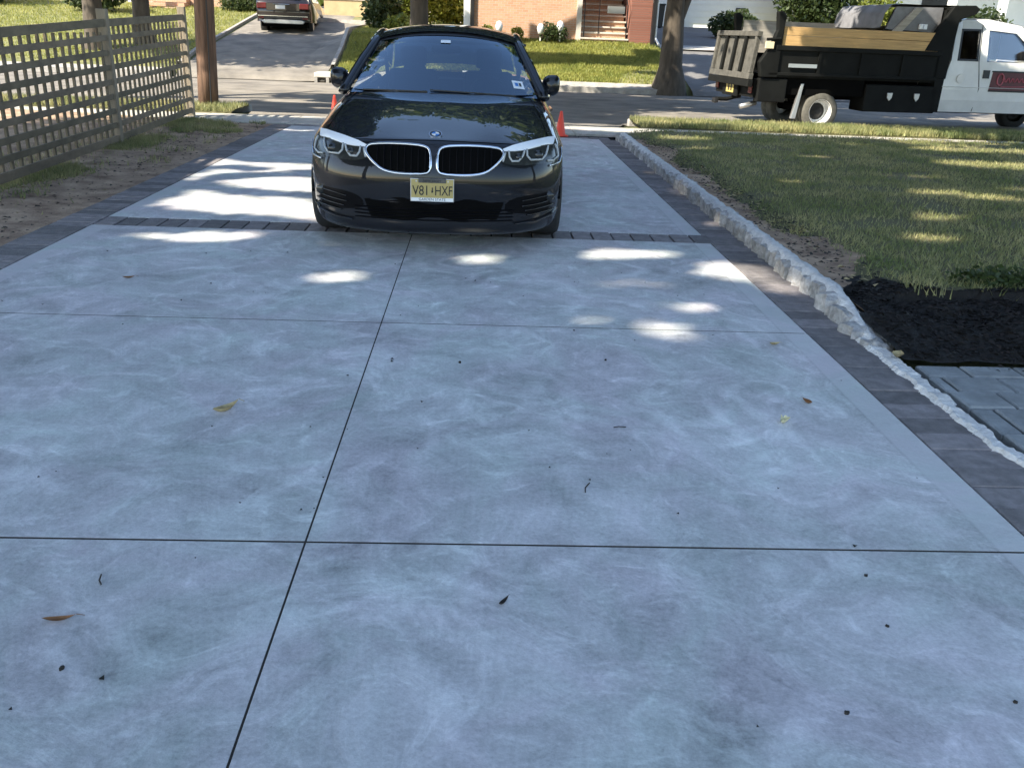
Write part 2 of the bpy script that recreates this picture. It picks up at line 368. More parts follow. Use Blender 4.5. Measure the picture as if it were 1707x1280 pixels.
# ------------------------------------------------------------ terrain
def itp(x, pts):
    xs, ys = zip(*pts); return float(np.interp(x, xs, ys))
HL = [(28.5, .02), (31, .5), (35, 1.05), (37.5, 1.4), (39, 1.6), (43, 2.1), (90, 3.2)]
HC = [(28.5, .06), (31, .72), (32.5, 1.27), (40, 1.5), (90, 3.2)]
HR = [(28.5, .02), (33.5, 1.14), (38.5, 1.5), (43, 1.93), (90, 3.2)]
def hill(x, y):
    if x < -4.5: a = itp(y, HL) if x < -5 else itp(y, HL)*(-4.5-x)/.5+itp(y, HC)*(x+5)/.5
    elif x > 6.0: a = itp(y, HR) if x > 6.5 else itp(y, HC)*(6.5-x)/.5+itp(y, HR)*(x-6)/.5
    else: a = itp(y, HC)
    return a
def farcurb(x): return 28.2-.09*(x+1) if x > -12 else 29.2
def terr(x, y):
    if y <= 16.4: return -.07
    if y <= 17: return -.07-.28*(y-16.4)/.6
    if y <= 28: return -.35
    if y <= 28.5: return -.35+.35*(y-28)/.5*1.0 if False else -.35+(hill(x, 28.5)+.35)*(y-28)/.5
    return hill(x, y)
xs = np.unique(np.concatenate([np.arange(-90, -20, 5), np.arange(-20, 20, .5), np.arange(20, 95, 5)]))
ys = np.unique(np.concatenate([np.arange(-60, 0, 5), np.arange(0, 46, .5), np.arange(46, 150, 6), [16.4]]))
MB().grid([[(float(x), float(y), terr(x, min(y, 90))-(0 if y > 28.2 else 0)) for x in xs] for y in ys]).build('ground', 'ground', kind='structure', smooth=True)
# ------------------------------------------------------------ driveway : slab panels, paver bands
dw = tag(bpy.data.objects.new('driveway', MB().box(-3.3, 2.1, -4, 13.98, -.3, -.035).mesh('driveway', 'dark')), kind='structure'); col.objects.link(dw)
XL, XR, XJ = -2.885, 1.79, -.50
def panel(poly):
    m_ = MB().prism(poly, -.12, 0, 'z'); o = m_.build('slab_panel', 'slab', dw, bevel=.001); return o
g = .0032; g2 = .0052
MB().box(XJ-.02, XJ+.02, -4, 6.52, -.03, -.0015).build('joint_shade_filler', 'debris', dw)  # dark joint dirt set nearly flush, stands in for the saw cuts' shadow
for y_ in (.1, 2.26, 4.385): MB().box(XL+.01, XR-.01, y_-.02, y_+.02, -.03, -.0010).build('joint_shade_filler', 'debris', dw)
rows = [-4, 0.1, 2.26, 4.385, 6.535]
for a, b in zip(rows[:-1], rows[1:]):
    for c, d in ((XL, XJ), (XJ, XR)):
        panel([(c+(g if c == XJ else 0), a+g2), (d-(g if d == XJ else 0), a+g2), (d-(g if d == XJ else 0), b-g2), (c+(g if c == XJ else 0), b-g2)])
panel([(XL, 6.845), (XR, 6.805), (XR, 13.42), (XL, 13.82)])
def shared_box(name, sx, sy, sz, mat, bev=.004, var=0):
    m_ = MB().box(-sx/2, sx/2, -sy/2, sy/2, -sz, 0); me = m_.mesh(name, mat)
    bm = bmesh.new(); bm.from_mesh(me)
    bmesh.ops.bevel(bm, geom=[e for e in bm.edges if all(v.co.z > -.001 for v in e.verts)], offset=bev, segments=1, affect='EDGES')
    bm.to_mesh(me); bm.free(); return me
pav = [shared_box('paver', .1465, .292, .06, 'paver'), shared_box('paver', .1455, .289, .06, 'paver')]
def paver(x, y, z, rz, par=dw, mesh=None):
    o = link('paver', mesh or random.choice(pav), par, (x, y, z+random.uniform(-.003, .002)), rz+random.uniform(-.008, .008)); return o
for i in range(30):
    paver(XL+.08+i*.1572, 6.690-.0011*i, .001, 0)
lb = tag(bpy.data.objects.new('paver_border', MB().box(-3.3, -2.9, -2, 13.9, -.2, -.045).mesh('paver_border', 'dark')), kind='structure'); col.objects.link(lb)
n = 92
for i in range(n):
    y = 0.2+i*.151; paver(-3.04-.0021*max(0, y-6)**1.3*.3, y, 0, math.pi/2, lb)
rb = tag(bpy.data.objects.new('paver_border', MB().box(1.8, 2.1, -2, 13.4, -.2, -.045).mesh('paver_border', 'dark')), kind='structure'); col.objects.link(rb)
for i in range(86):
    y = 0.5+i*.151; paver(1.945, y, -.002, math.pi/2, rb)
# wider run of pavers leaving the band at the lower right
for i in range(12):
    for k in (0, 1):
        y = .5+i*.19
        if 2.66-y > 0: paver(2.24+k*.3, y, -.004, math.pi/2, rb)
# apron band before the sidewalk
for i in range(32): paver(-2.9+.08+i*.152, 13.92-.0125*i, .0, 0, dw)

# granite block curb
cu = tag(bpy.data.objects.new('curb', MB().grid([[(2.075, y, -.05), (2.09, y, zt), (2.17, y, zt), (2.2, y, -.05)] for y, zt in [(4.1, -.02), (4.25, .02), (4.6, .06), (5.2, .08), (8, .085), (13, .08), (13.3, .04)]]).mesh('curb', 'mortar')), kind='structure'); col.objects.link(cu)
def rock(sx, sy, sz, jit, seed, nx=2, ny=4, nz=2):
    bm = bmesh.new(); bmesh.ops.create_cube(bm, size=1)
    bmesh.ops.subdivide_edges(bm, edges=bm.edges[:], cuts=2, use_grid_fill=True)
    rs = random.Random(seed)
    cj = {}
    for v in bm.verts:
        c = v.co.copy(); key = round(c.y, 2); cj.setdefault(key, rs.uniform(-1, 1)*jit*1.6); k = 1-.16*(abs(c.x*2)**3+1.6*abs(c.y*2)**3+.7*abs(c.z*2)**3-1)*.5
        v.co = Vector((c.x*sx*k, c.y*sy*k, c.z*sz*k))+Vector([rs.uniform(-jit, jit)*.7 for _ in range(3)])+Vector((cj[key] if c.x < 0 else 0, 0, 0))
    me = bpy.data.meshes.new('curb_stone'); bm.to_mesh(me); bm.free(); me.materials.append(MAT['granite']); return me
y = 4.12; i = 0
while y < 13.25:
    L = random.uniform(.15, .25); k = min(1, (y-4.0)/.7)
    me = rock(.13+random.uniform(0, .035), L*.98, .235, .013, i)
    x = 2.09+(.035 if y > 4.8 else .0)+random.uniform(-.012, .012)
    o = link('curb_stone', me, cu, (x, y+L/2, -.11+(.10+random.uniform(-.008, .012))*k), random.uniform(-.05, .05)); o.rotation_euler.y = random.uniform(-.09, .04)
    y += L; i += 1
# dressed mortar capping, slightly sagging
ms = []
for i in range(300):
    y = 4.12+i*9.13/299; k = max(0, min(1, (y-4.1)/.75)); kw = min(1, .15+(y-4.1)/.9); j = noise.noise(Vector((0, y*3.1, 2)))*.018; j2 = noise.noise(Vector((5, y*5.7, 2)))*.02
    r1, r2, r3 = [noise.noise(Vector((y*21, k_*4.7, 6)))*.012 for k_ in (1, 2, 3)]
    ms.append([(2.055+j+.022*k+r1, y, -.02+.10*k), (2.075+j+.022*k+r2, y, .004+.116*k+j2*.35+r3*.5), (2.075+(.075+j2)*kw, y, .006+.122*k+j*.35+r1*.7), (2.085+(.115+j2)*kw+r3, y, -.01+.08*k)])
MB().grid(ms).build('mortar_cap', 'mortar', cu, smooth=True)
# flush rubble haunch continuing the line toward the walk
hs_ = []
for i in range(220):
    y = 2.55+i*1.75/219; w_ = .040+.016*noise.noise(Vector((y*9, 0, 0)))+.010*noise.noise(Vector((y*31, 0, 0)))+.018*(y-2.6)/1.6
    xc = 2.12-.03*(y-2.9)*-1*.0+(-.035 if y > 3.2 else -.035+.0)*1
    j = noise.noise(Vector((0, y*9, 7)))*.012
    xc += j
    if y < 3.0: xc += (3.0-y)*.25
    q1, q2, q3 = [noise.noise(Vector((y*37, k_*5.3, 1)))*.011 for k_ in (1, 2, 3)]
    hs_.append([(xc-w_+q1, y, -.01), (xc-w_*.6+q2, y, .012+abs(j)+q3*.6), (xc+w_*.5-q1, y, .014+j*.4+q2*.7), (xc+w_+q3, y, -.012)])
MB().grid(hs_).build('mortar_haunch', 'mortar', cu)

# grey flagstone walk at the right
fw = tag(bpy.data.objects.new('path', MB().box(2.12, 6.2, 1.5, 3.94, -.2, -.05).mesh('path', 'dark')), kind='structure'); col.objects.link(fw)
def flag(x0, x1, y0, y1):
    me = shared_box('flagstone', x1-x0-.012, y1-y0-.012, .06, 'slate', .008)
    link('flagstone', me, fw, ((x0+x1)/2, (y0+y1)/2, .004+random.uniform(-.004, .004)), random.uniform(-.006, .006))
yy = 3.93
for r_, (hh_, offs) in enumerate([(.15, .0), (.19, .16), (.19, .05), (.26, .22), (.19, .10), (.26, .02), (.19, .18), (.26, .05), (.26, .2)]):
    x = 2.17-offs
    while x < 6:
        wd = random.choice([.22, .32, .27, .38]); x1 = x+wd
        if x1 > 2.19: flag(max(x, 2.165), x1, yy-hh_, yy)
        x = x1
    yy -= hh_

# ------------------------------------------------------------ lawns, soil, mulch
def lawn_edge(y): return 2.22+.16*max(0, noise.noise(Vector((0, y*1.1, 3.3))))+.05
def rlawn_z(x, y):
    return .03+.07*min(1, max(0, (x-2.2)/.5))+.03*noise.noise(Vector((x*.5, y*.5, 0)))
G_ = [[(x, y, rlawn_z(x, y) if y < 14.0 else .02) for x in np.concatenate([[2.16], np.arange(2.4, 6, .2), np.arange(6, 24, 1)])] for y in np.concatenate([np.arange(4.95, 14.0, .2), [14.02]])]
MB().grid(G_).build('lawn', 'lawnbase', kind='structure', smooth=True)
# bare soil strip on the lawn side of the curb
ss = []
for i in range(360):
    y = 4.6+i*8.6/359; wd = .28+.26*max(-.6, noise.noise(Vector((y*.9, 3, 1))))+.10*noise.noise(Vector((y*5, 3, 1)))+.06*noise.noise(Vector((y*14, 3, 1)))
    if y < 6.5: wd += .12
    wd *= min(1, (y-4.5)/1.2); wd = max(wd, .06)
    ss.append([(2.17, y, .085), (2.17+wd*.5, y, rlawn_z(2.17+wd*.5, y)+.012), (2.17+wd, y, rlawn_z(2.17+wd, y)+.006), (2.2+wd, y, rlawn_z(2.2+wd, y)-.02)])
MB().grid(ss).build('soil', 'soil', kind='structure', smooth=True)
# mulch bed
def mulch_far(x): return 4.95+.12*noise.noise(Vector((x*2, 0, 4)))-(.0 if x > 2.5 else .1)+.35*math.exp(-((x-2.45)/.25)**2)
def mulch_z(x, y):
    far = mulch_far(x); t = (y-3.955)/(far+.25-3.955)
    z = .014+.05*min(1, max(0, t)*3)*(1 if t < .99 else .7)+.03*noise.noise(Vector((x*5, y*5, 0)))*min(1, max(0, t)*4)+.014*noise.noise(Vector((x*13, y*13, 0)))
    if 4.88 < y < far: z = max(z, rlawn_z(x, y)+.014)
    return max(z, -.03 if x < 2.16 else 0)
MB().grid([[(2.13+i*.047, 3.955+j/39*(mulch_far(2.13+i*.047)+.25-3.955), mulch_z(2.13+i*.047, 3.955+j/39*(mulch_far(2.13+i*.047)+.25-3.955))) for i in range(90)] for j in range(40)]).build('mulch', 'mulch', kind='structure')

def blades(name, pts, hgt, wid, mat, lean=.5):
    n_ = len(pts); pts = np.asarray(pts); a = RS.rand(n_)*2*np.pi; hh = hgt*(.55+.8*RS.rand(n_)); ww = wid*(.7+.6*RS.rand(n_))
    dx, dy = np.cos(a), np.sin(a); ln = lean*RS.rand(n_); b = RS.rand(n_)*2*np.pi
    base = pts; tip = base+np.stack([np.cos(b)*ln*hh, np.sin(b)*ln*hh, hh], 1)
    s = np.stack([dx*ww/2, dy*ww/2, 0*dx], 1)
    V = np.stack([base-s, base+s, tip], 1).reshape(-1, 3)
    me = np_mesh(name, V, np.arange(n_*3).reshape(-1, 3), mat); o = link(name, me); o['kind'] = 'stuff'; return o
def nz2(x, y, s, o=0): return noise.noise(Vector((x*s+o, y*s, o*1.7)))
# near lawn
pts = []
N = 150000
X = 2.2+np.abs(RS.rand(N))**1.0*9.5; Y = 4.3+RS.rand(N)**1.25*9.75
for x, y in zip(X, Y):
    if x > 2.0+.52*y+1.2: continue
    wd = .28+.26*max(-.6, noise.noise(Vector((y*.9, 3, 1))))+(.12 if y < 6.5 else 0)
    if x < 2.17+wd*(.75+.5*random.random()): continue
    if y < 4.94+.10*nz2(x, 0, 2, 4)+.35*math.exp(-((x-2.45)/.25)**2): continue
    if nz2(x, y, 1.7, 5) > .32 and random.random() < .75: continue
    pts.append((x, y, rlawn_z(x, y)))
o = blades('grass', pts, .036, .010, 'grass', 1.1); o['label'] = 'thin green lawn grass behind the granite curb'
# fringe of longer tufts along the mulch edge
pts = []
for _ in range(1500):
    x = random.uniform(2.6, 4.8); y = random.gauss(5.02+.1*nz2(x, 0, 3, 1), .08)
    if nz2(x, 0, 4, 2) > -.1: pts.append((x, y, .1))
blades('grass_fringe', pts, .065, .010, 'grass', .9)

# left soil strip with fringe of weeds at fence foot
sg = [[(x, y, -.012+.03*noise.noise(Vector((x*1.3, y*1.3, 0)))+.02*max(0, (-3.4-x))) for x in (-9, -6, -5.2, -4.8, -4.4, -4.1, -3.8, -3.5, -3.3, -3.19)] for y in np.arange(1, 14.21, .3)]
MB().grid(sg).build('soil', 'soil', kind='structure', smooth=True)
def fencex(y): return -4.66+(14.69-y)*.0683
pts = []
for _ in range(34000):
    y = random.uniform(6, 14.2); x = fencex(y)+random.gauss(.12, .16)
    if nz2(x, y, .8, 8)+.35*(y-10)/3 < .05 and random.random() < .96: continue
    if x > -3.3: continue
    pts.append((x, y, 0))
for _ in range(26000):
    y = random.uniform(6, 14.3); x = random.uniform(-9, fencex(y)); pts.append((x, y, 0))
for _ in range(9000):
    y = random.uniform(12.2, 14.0); x = random.uniform(-4.3, -3.3)
    if nz2(x, y, 2, 3) > .05: pts.append((x, y, 0))
for _ in range(5000):
    y = random.uniform(5, 13); x = random.uniform(-4.2, -3.35)
    if nz2(x, y, 2.4, 13) > .18: pts.append((x, y, 0))
blades('weeds', pts[::2], .055, .010, 'grass', .8)
# crumbs and leaf litter on the soil strips
def litter(name, rects, n_, size, mat, z=.004):
    V = []; 
    for _ in range(n_):
        r_ = random.choice(rects); x = random.uniform(r_[0], r_[1]); y = random.uniform(r_[2], r_[3]); a = random.random()*6.28; s = size*random.uniform(.4, 1.3)
        c, d = math.cos(a)*s, math.sin(a)*s; zz = (r_[4] if len(r_) > 4 else 0)+z
        V += [(x-c, y-d, zz), (x+d*.5, y-c*.5, zz+s*random.uniform(0, .5)), (x+c, y+d, zz+s*random.uniform(0, .3)), (x-d*.5, y+c*.5, zz+s*random.uniform(0, .6))]
    V = np.array(V); me = np_mesh(name, V, np.arange(len(V)).reshape(-1, 4), mat); o = link(name, me); o['kind'] = 'stuff'; return o
litter('leaf_litter', [(-4.4, -3.25, 5, 13.5), (2.25, 2.6, 5, 12, .09)], 260, .026, 'dleaf', .012)
litter('soil_crumbs', [(-4.5, -3.2, 4, 13.9), (2.22, 2.6, 4.8, 12.8, .09)], 2600, .018, 'debris', .01)
litter('mulch_spill', [(2.3, 4.2, 3.82, 3.97, .012), (2.12, 2.2, 4.0, 4.5, .06)], 160, .014, 'chip', .0)
V = []
for _ in range(11000):
    x = random.uniform(2.18, 5.2); y = random.uniform(3.97, mulch_far(x)-.02); a = random.random()*6.28; q_ = .02*random.uniform(.4, 1.4); c, d = math.cos(a)*q_, math.sin(a)*q_; zz = mulch_z(x, y)+.002
    V += [(x-c, y-d, zz), (x+d*.35, y-c*.35, zz+q_*random.uniform(0, .6)), (x+c, y+d, zz+q_*random.uniform(0, .5)), (x-d*.35, y+c*.35, zz+q_*random.uniform(0, .5))]
V = np.array(V); o = link('mulch_chips', np_mesh('mulch_chips', V, np.arange(len(V)).reshape(-1, 4), 'chip')); o['kind'] = 'stuff'
# ------------------------------------------------------------ sidewalk, verge, street
def sheet(name, mat, xs_, yf, zf, par=None, nrow=2, kind='structure'):
    rows_ = []
    for j in range(nrow+1):
        rows_.append([(x, yf(x)[0]+(yf(x)[1]-yf(x)[0])*j/nrow, zf(x, yf(x)[0]+(yf(x)[1]-yf(x)[0])*j/nrow)) for x in xs_])
    o = MB().grid(rows_).build(name, mat, par); 
    if par is None: o['kind'] = kind
    return o
sw = tag(bpy.data.objects.new('sidewalk', MB().box(-20, 22, 14.06, 15.2, -.1, -.03).mesh('sidewalk', 'dark')), kind='structure'); col.objects.link(sw)
x = -19.5
while x < 21:
    MB().box(x+.006, x+1.494, 14.07, 15.25, -.08, .008).build('sidewalk_slab', 'walk', sw, bevel=.006); x += 1.5
# apron between sidewalk and street
MB().grid([[(-3.9, 15.26, .002), (2.35, 15.26, .002)], [(-4.1, 16.3, -.04), (2.6, 16.3, -.04)], [(-4.9, 17.05, -.19), (3.1, 17.05, -.19)]]).build('apron', 'asphalt', kind='structure')
def verge(x0, x1, nm):
    MB().grid([[(x0, 15.26, .0), (x1, 15.26, .0)], [(x0, 15.6, .05), (x1, 15.6, .05)], [(x0, 16.62, .05), (x1, 16.62, .05)]]).build('verge', 'lawnbase', kind='structure')
    MB().box(x0, x1, 16.625, 16.8, -.3, .03).build('curb', 'curb', kind='structure', bevel=.02)
verge(-20, -4.2, 'l'); verge(2.75, 22, 'r')
pts = [(random.uniform(2.75, 12), random.uniform(15.3, 16.62), .03) for _ in range(26000)]+[(random.uniform(-9.5, -4.2), random.uniform(15.3, 16.62), .03) for _ in range(9000)]
blades('verge_grass', pts, .085, .017, 'grass', .7)
MB().grid([[(x, y, -.2+.05*math.cos((y-22.7)/6*1.3)*.6) for x in (-60, -20, -8, 0, 8, 20, 60)] for y in (16.75, 18.5, 20.5, 22.5, 24.5, 26.5, 29.6)]).build('street', 'asphalt', kind='structure')
# far curb, broken by the two driveways
def fc(x): return 28.55-.10*(x+1)
for a, b in ((-25, -9.4), (-4.45, 5.9), (11.5, 24)):
    k = 12; P_ = []
    for i in range(k+1):
        x = a+(b-a)*i/k; y = 27.96; P_.append([(x, y, -.36), (x, y+.02, -.03), (x, y+.17, -.02), (x, y+.55, .03+hill(x, 28.5)), (x, y+.56, -.3)])
    MB().grid(P_).build('curb', 'curb', kind='structure')
# crossing drive at the left, drive at the right
MB().grid([[(x, y, hill(x, y)+.03-(.22 if y < 28 else .1 if y < 28.3 else 0)) for x in np.linspace(-9.2, -4.75, 6)] for y in [27.9, 28.1, 28.5, 29, 30, 31, 33, 35, 37.5, 39, 41, 43, 60]]).build('side_road', 'asphalt', kind='structure')
MB().grid([[(x, y, hill(x, y)+.03-(.22 if y < 28 else .1 if y < 28.3 else 0)) for x in np.linspace(6.55, 13, 5)] for y in [27.9, 28.1, 28.5, 29, 31, 33.5, 36, 38.5, 43]]).build('side_driveway', 'asphalt_new', kind='structure')
for s_, x0 in ((1, -4.72), (-1, -9.35)):
    P_ = []
    for y in [29.0, 29.5, 30, 31, 32.5, 34, 35, 37.5, 39, 42]:
        xx = x0; z = max(hill(-6, y), hill(x0+.3*s_, y)); P_.append([(xx, y, z-.1), (xx, y, z+.10), (xx+.11*s_, y, z+.105), (xx+.11*s_, y, z-.1)])
    MB().grid(P_).build('side_curb', 'curb', kind='structure')
MB().grid([[(6.2, 33.0, 1.1), (14, 32.6, 1.12)], [(6.2, 33.9, 1.22), (14, 33.7, 1.24)]]).build('far_sidewalk', 'walk', kind='structure')
# far lawn blades
pts = []
for _ in range(70000):
    x = random.uniform(-4.5, 6.3); y = random.uniform(28.6, 32.4)
    d = (x-5.8)**2+(y-28.6)**2
    if d < 2.2 and random.random() < .8: continue
    pts.append((x, y, hill(x, y)))
for _ in range(30000):
    x = random.uniform(-22, -9.5); y = random.uniform(29, 42); pts.append((x, y, hill(x, y)))
for _ in range(9000):
    x = random.uniform(-4.5, -.8); y = random.uniform(32.4, 41); pts.append((x, y, hill(x, y)))
for _ in range(9000):
    x = random.uniform(11, 22); y = random.uniform(28.6, 40)
    if x > 13: pts.append((x, y, hill(x, y)))
blades('far_lawn_grass', pts, .08, .03, 'grass_far', .7)
# stormwater inlet on the far side of the street
t_ = empty('storm_drain', (-4.5, 27.9, -.2), 0, 'pale concrete storm drain inlet at the far curb behind the car mirror', 'storm drain')
MB().box(-.55, .45, -.05, 1.0, .16, .3).build('drain_slab', 'concrete_trim', t_, bevel=.02)
for dx in (-.55, -.2, .13, .38): MB().box(dx, dx+.09, -.04, .2, 0, .16).build('drain_block', 'curb', t_)
MB().box(-.5, .4, .2, .9, 0, .158).build('drain_chamber', 'dark', t_)

# ------------------------------------------------------------ lattice fence
fe = empty('lattice_fence', (-4.66, 14.69, 0), math.atan2(-3.66, .25), 'weathered grey brown lattice fence along the soil strip beside the driveway', 'fence')
def fpost(x, hgt): MB().box(x-.05, x+.05, -.05, .06, -.1, hgt).build('fence_post', 'fencepost', fe, bevel=.006)
PL = 3.67
fpost(0, 1.62); fpost(PL, 1.52); fpost(2*PL, 1.46)
rail_z = [.17+i*.157 for i in range(9)]
for p in (0, 1):
    for i, z in enumerate(rail_z):
        z0 = z+(0.06 if p == 0 else 0.02); z1 = z+(.02 if p == 0 else 0)-.0
        hh_ = .042 if i == 0 or i == 8 else .030
        # local -y faces the driveway or not : rails on the driveway side
        a, b = p*PL+.05, (p+1)*PL-.05
        m_ = MB(); q_ = i/8; zz0, zz1 = (.10+q_*1.37, .07+q_*1.30) if p == 0 else (.07+q_*1.30, .10+q_*1.15)
        y0, y1 = .012, .034
        m_.add([(a, y0, zz0-hh_), (b, y0, zz1-hh_), (b, y1, zz1-hh_), (a, y1, zz0-hh_), (a, y0, zz0+hh_), (b, y0, zz1+hh_), (b, y1, zz1+hh_), (a, y1, zz0+hh_)],
               [(0, 1, 2, 3), (4, 5, 6, 7), (0, 1, 5, 4), (1, 2, 6, 5), (2, 3, 7, 6), (3, 0, 4, 7)])
        m_.build('rail', 'fence', fe)
    k = 18
    for j in range(k):
        x = p*PL+.05+(PL-.1)*(j+.5)/k
        MB().box(x-.023, x+.023, -.012, .008, .06, 1.40 if p == 0 else 1.27).build('slat', 'fence', fe)

# utility pole
t_ = empty('utility_pole', (-4.83, 17.15-.9, 0), 0, 'brown wooden utility pole standing on the verge past the fence end', 'pole')
t_.location = (-4.86, 16.35, 0)
m_ = MB(); P_ = []; 
for i in range(14):
    z = -.1+i*.7; P_.append((z*.045, 0, z))
m_.tube(P_, [.175-.004*i for i in range(14)], 20); m_.build('pole_shaft', 'pole', t_, smooth=True)
m_ = MB().tube([(.0+.1, -.19, .0), (.1+.1, -.19, 2.4), (.25+.1, -.19, 6)], .012, 6); m_.build('ground_wire', 'trim', t_)
MB().box(-.2, 1.2, -.06, .06, 8.4, 8.52).build('crossarm', 'pole', t_)

# traffic cones
def cone(loc, label, rz):
    t = empty('traffic_cone', loc, rz, label, 'traffic cone', 'traffic cones beside the car'); t.scale = (.72, .72, .8)
    MB().lathe([(.115, .02), (.105, .05), (.03, .44), (.022, .455), (.0, .455)], 24).build('cone_body', 'orange', t, smooth=True)
    MB().box(-.15, .15, -.15, .15, 0, .022).build('cone_base', 'orange', t, bevel=.008)
    return t
cone((1.22, 13.62, .01), 'orange red traffic cone at the end of the slab right of the car', .1)
cone((-2.42, 15.1, .012), 'orange red traffic cone on the apron left of the car bonnet', .4)
# ------------------------------------------------------------ houses across the street
h1 = empty('brick_house', (0, 32.5, 1.2), 0, 'orange brick house across the street with railed brick front steps', 'house')
MB().box(-.42, 3.25, 0, 8, -.3, 5.2).build('front_wall', 'brick', h1)
MB().box(-.66, -.43, -.05, .2, -.3, 5.2).build('corner_board', 'white', h1, bevel=.01)
MB().box(-.41, -.30, -.09, -.002, -.2, 5.2).build('downspout', 'trim', h1, bevel=.01)
MB().box(3.25, 3.42, -.1, 8, -.2, 5.2).build('corner_trim', 'concrete_trim', h1)
MB().box(3.42, 5.9, 3.3, 8, -.2, 5.2).build('recessed_wall', 'brick', h1)
for (wx) in (.5,):
    f_ = MB().box(wx, wx+1.6, -.04, .02, 1.75, 3.1).build('window_frame', 'white', h1)
    MB().box(wx+.08, wx+1.52, -.05, -.042, 1.83, 3.02).build('pane', 'darkglass', f_)
# front steps climbing away from the street
for k in range(9):
    z0 = -.02+k*.19; y0 = -.1+k*.27
    s_ = MB().box(3.45, 5.05, y0, 3.3, z0-.02 if k else -.25, z0+.135).build('step', 'brick', h1)
    MB().box(3.40, 5.10, y0-.05, y0+.3, z0+.136, z0+.19).build('tread', 'concrete_trim', s_, bevel=.008)
MB().box(5.12, 5.85, -.15, 3.3, -.3, 3.4).build('side_wall', 'brick_shaded', h1)
MB().box(5.86, 5.98, -.3, -.18, -.2, 4.5).build('porch_post', 'trim', h1)
MB().tube([(6.02, -.22, 2.8), (6.02, -.22, .25), (6.12, -.5, .02)], .04, 8).build('drain_pipe', 'white', h1)
for x in (3.52, 5.0):
    MB().tube([(x, -.1, .1), (x, -.1, 1.25)], .022, 6).build('handrail_post', 'trim', h1)
    MB().tube([(x, -.1, 1.2), (x, 2.2, 2.85)], .02, 6).build('handrail', 'trim', h1)
MB().tube([(4.05, 0.1, .2), (4.05, .1, 1.5)], .014, 6).build('lamp_post', 'trim', h1)
MB().prism([(-.9, 5.2), (6.2, 5.2), (6.2, 5.35), (2.6, 7.6), (-.9, 5.35)], -.4, 8.4, 'y').build('roof', 'roof', h1)
g_ = MB().box(4.3, 4.9, -.02, -.10, .97, 1.2); g_.build('step_sign', 'silver', h1)

h2 = empty('brick_house', (-14.5, 42, 1.9), 0, 'orange brick house behind the fence end with white porch post', 'house')
MB().box(0, 3.85, 0, 7, -.8, 5).build('front_wall', 'brick', h2)
MB().box(3.86, 4.25, -.1, .4, -.8, 5).build('porch_post', 'white', h2)
for k in range(4): MB().box(-.4, 1.6, -1.4+k*.3, 0, -.35+k*.18, -.19+k*.18).build('step', 'brick', h2)
MB().box(-1.3, -.05, .6, 7, -.8, 5).build('side_wing', 'siding', h2)
MB().box(.0, .18, -1.5, -1.3, -.6, 1.5).build('stair_post', 'white', h2)
MB().prism([(-1.6, 5), (4.5, 5), (1.4, 7)], -.4, 7.4, 'y').build('roof', 'roof', h2)
h3 = empty('white_garage', (-20, 42.5, 1.75), 0, 'white garage at the far left above the lattice fence', 'garage')
MB().box(-1.6, 3.6, 0, 6, -.6, 3.2).build('wall', 'siding', h3)
MB().box(.4, 2.9, -.04, -.01, -.1, 2.2).build('garage_door', 'white', h3)
MB().box(3.0, 3.15, -.05, -.005, -.1, 2.6).build('door_trim', 'tan', h3)
MB().prism([(-2, 3.2), (4, 3.2), (1, 5)], -.3, 6.3, 'y').build('roof', 'roof', h3)
h4 = empty('cream_house', (-6.3, 45.5, 2.1), 0, 'cream stucco house behind the tan retaining wall', 'house')
MB().box(-.9, 7, 0, 7, -1, 5).build('wall', 'cream', h4)
MB().box(-1.0, -.5, -.25, -.01, -1, 5).build('corner_board', 'white', h4)
MB().prism([(-1.3, 5), (7.4, 5), (3, 7.4)], -.4, 7.4, 'y').build('roof', 'roof', h4)
rw = empty('retaining_wall', (-6.6, 40.6, 1.6), 0, 'tan block retaining wall beside the parked dark vehicle', 'wall')
MB().box(-.2, 1.55, 0, 4.5, -.3, .85).build('wall_block', 'tan', rw)
MB().box(-.25, 1.6, -.04, 4.5, .851, .93).build('coping', 'concrete_trim', rw)
MB().prism([(-6.9, 38.3), (-3.9, 38.3), (-3.9, 42), (-5.1, 42), (-5.1, 40.55), (-6.9, 40.55)], 1.3, 1.66, 'z').build('brick_ramp', 'walk', kind='structure')
h5 = empty('white_house', (8.3, 44, 1.9), 0, 'long white sided house beyond the driveway and the dump truck', 'house')
MB().box(1.2, 12.0, .4, 8, -.5, 3.4).build('wall', 'siding', h5)
MB().box(12.0, 22, .4, 8, -.5, 3.4).build('wall_wing', 'siding', h5)
for x in (3.7, 5.7, 6.9, 8.6):
    f_ = MB().box(x, x+.42, .34, .41, .62, 1.0).build('vent_window', 'trim', h5)
    MB().box(x+.05, x+.37, .325, .335, .67, .95).build('pane', 'darkglass', f_)
for i in range(12): MB().box(1.2, 12, .37, .398, .0+i*.27, .015+i*.27).build('siding_lap', 'white', h5)
MB().box(-1.9, 1.1, 0.0, 6, -.5, 3).build('side_wall', 'cream', h5)
MB().box(-.2, .35, -.06, .1, -.1, 3).build('porch_post', 'white', h5)
MB().box(12.6, 13.9, .3, .42, .4, 2.6).build('porch_door', 'trim', h5)
for x in (13.2, 15.6, 17.8): MB().box(x, x+.3, -1.2, -.9, -.4, 3.2).build('porch_column', 'white', h5)
MB().prism([(-2.2, 3.4), (22.4, 3.4), (10, 6)], -1.5, 8.4, 'y').build('roof', 'roof', h5)
MB().box(-2.2, 11, -1.3, .39, -.42, -.03).build('foundation_ledge', 'white', h5)
b_ = empty('wheelie_bin', (7.85, 42.2, 1.85), 0, 'dark wheelie bin standing at the end of the far driveway', 'bin')
MB().prism([(-.24, .06), (.24, .06), (.29, .95), (-.29, .95)], -.28, .28, 'y').build('bin_body', 'trim', b_)
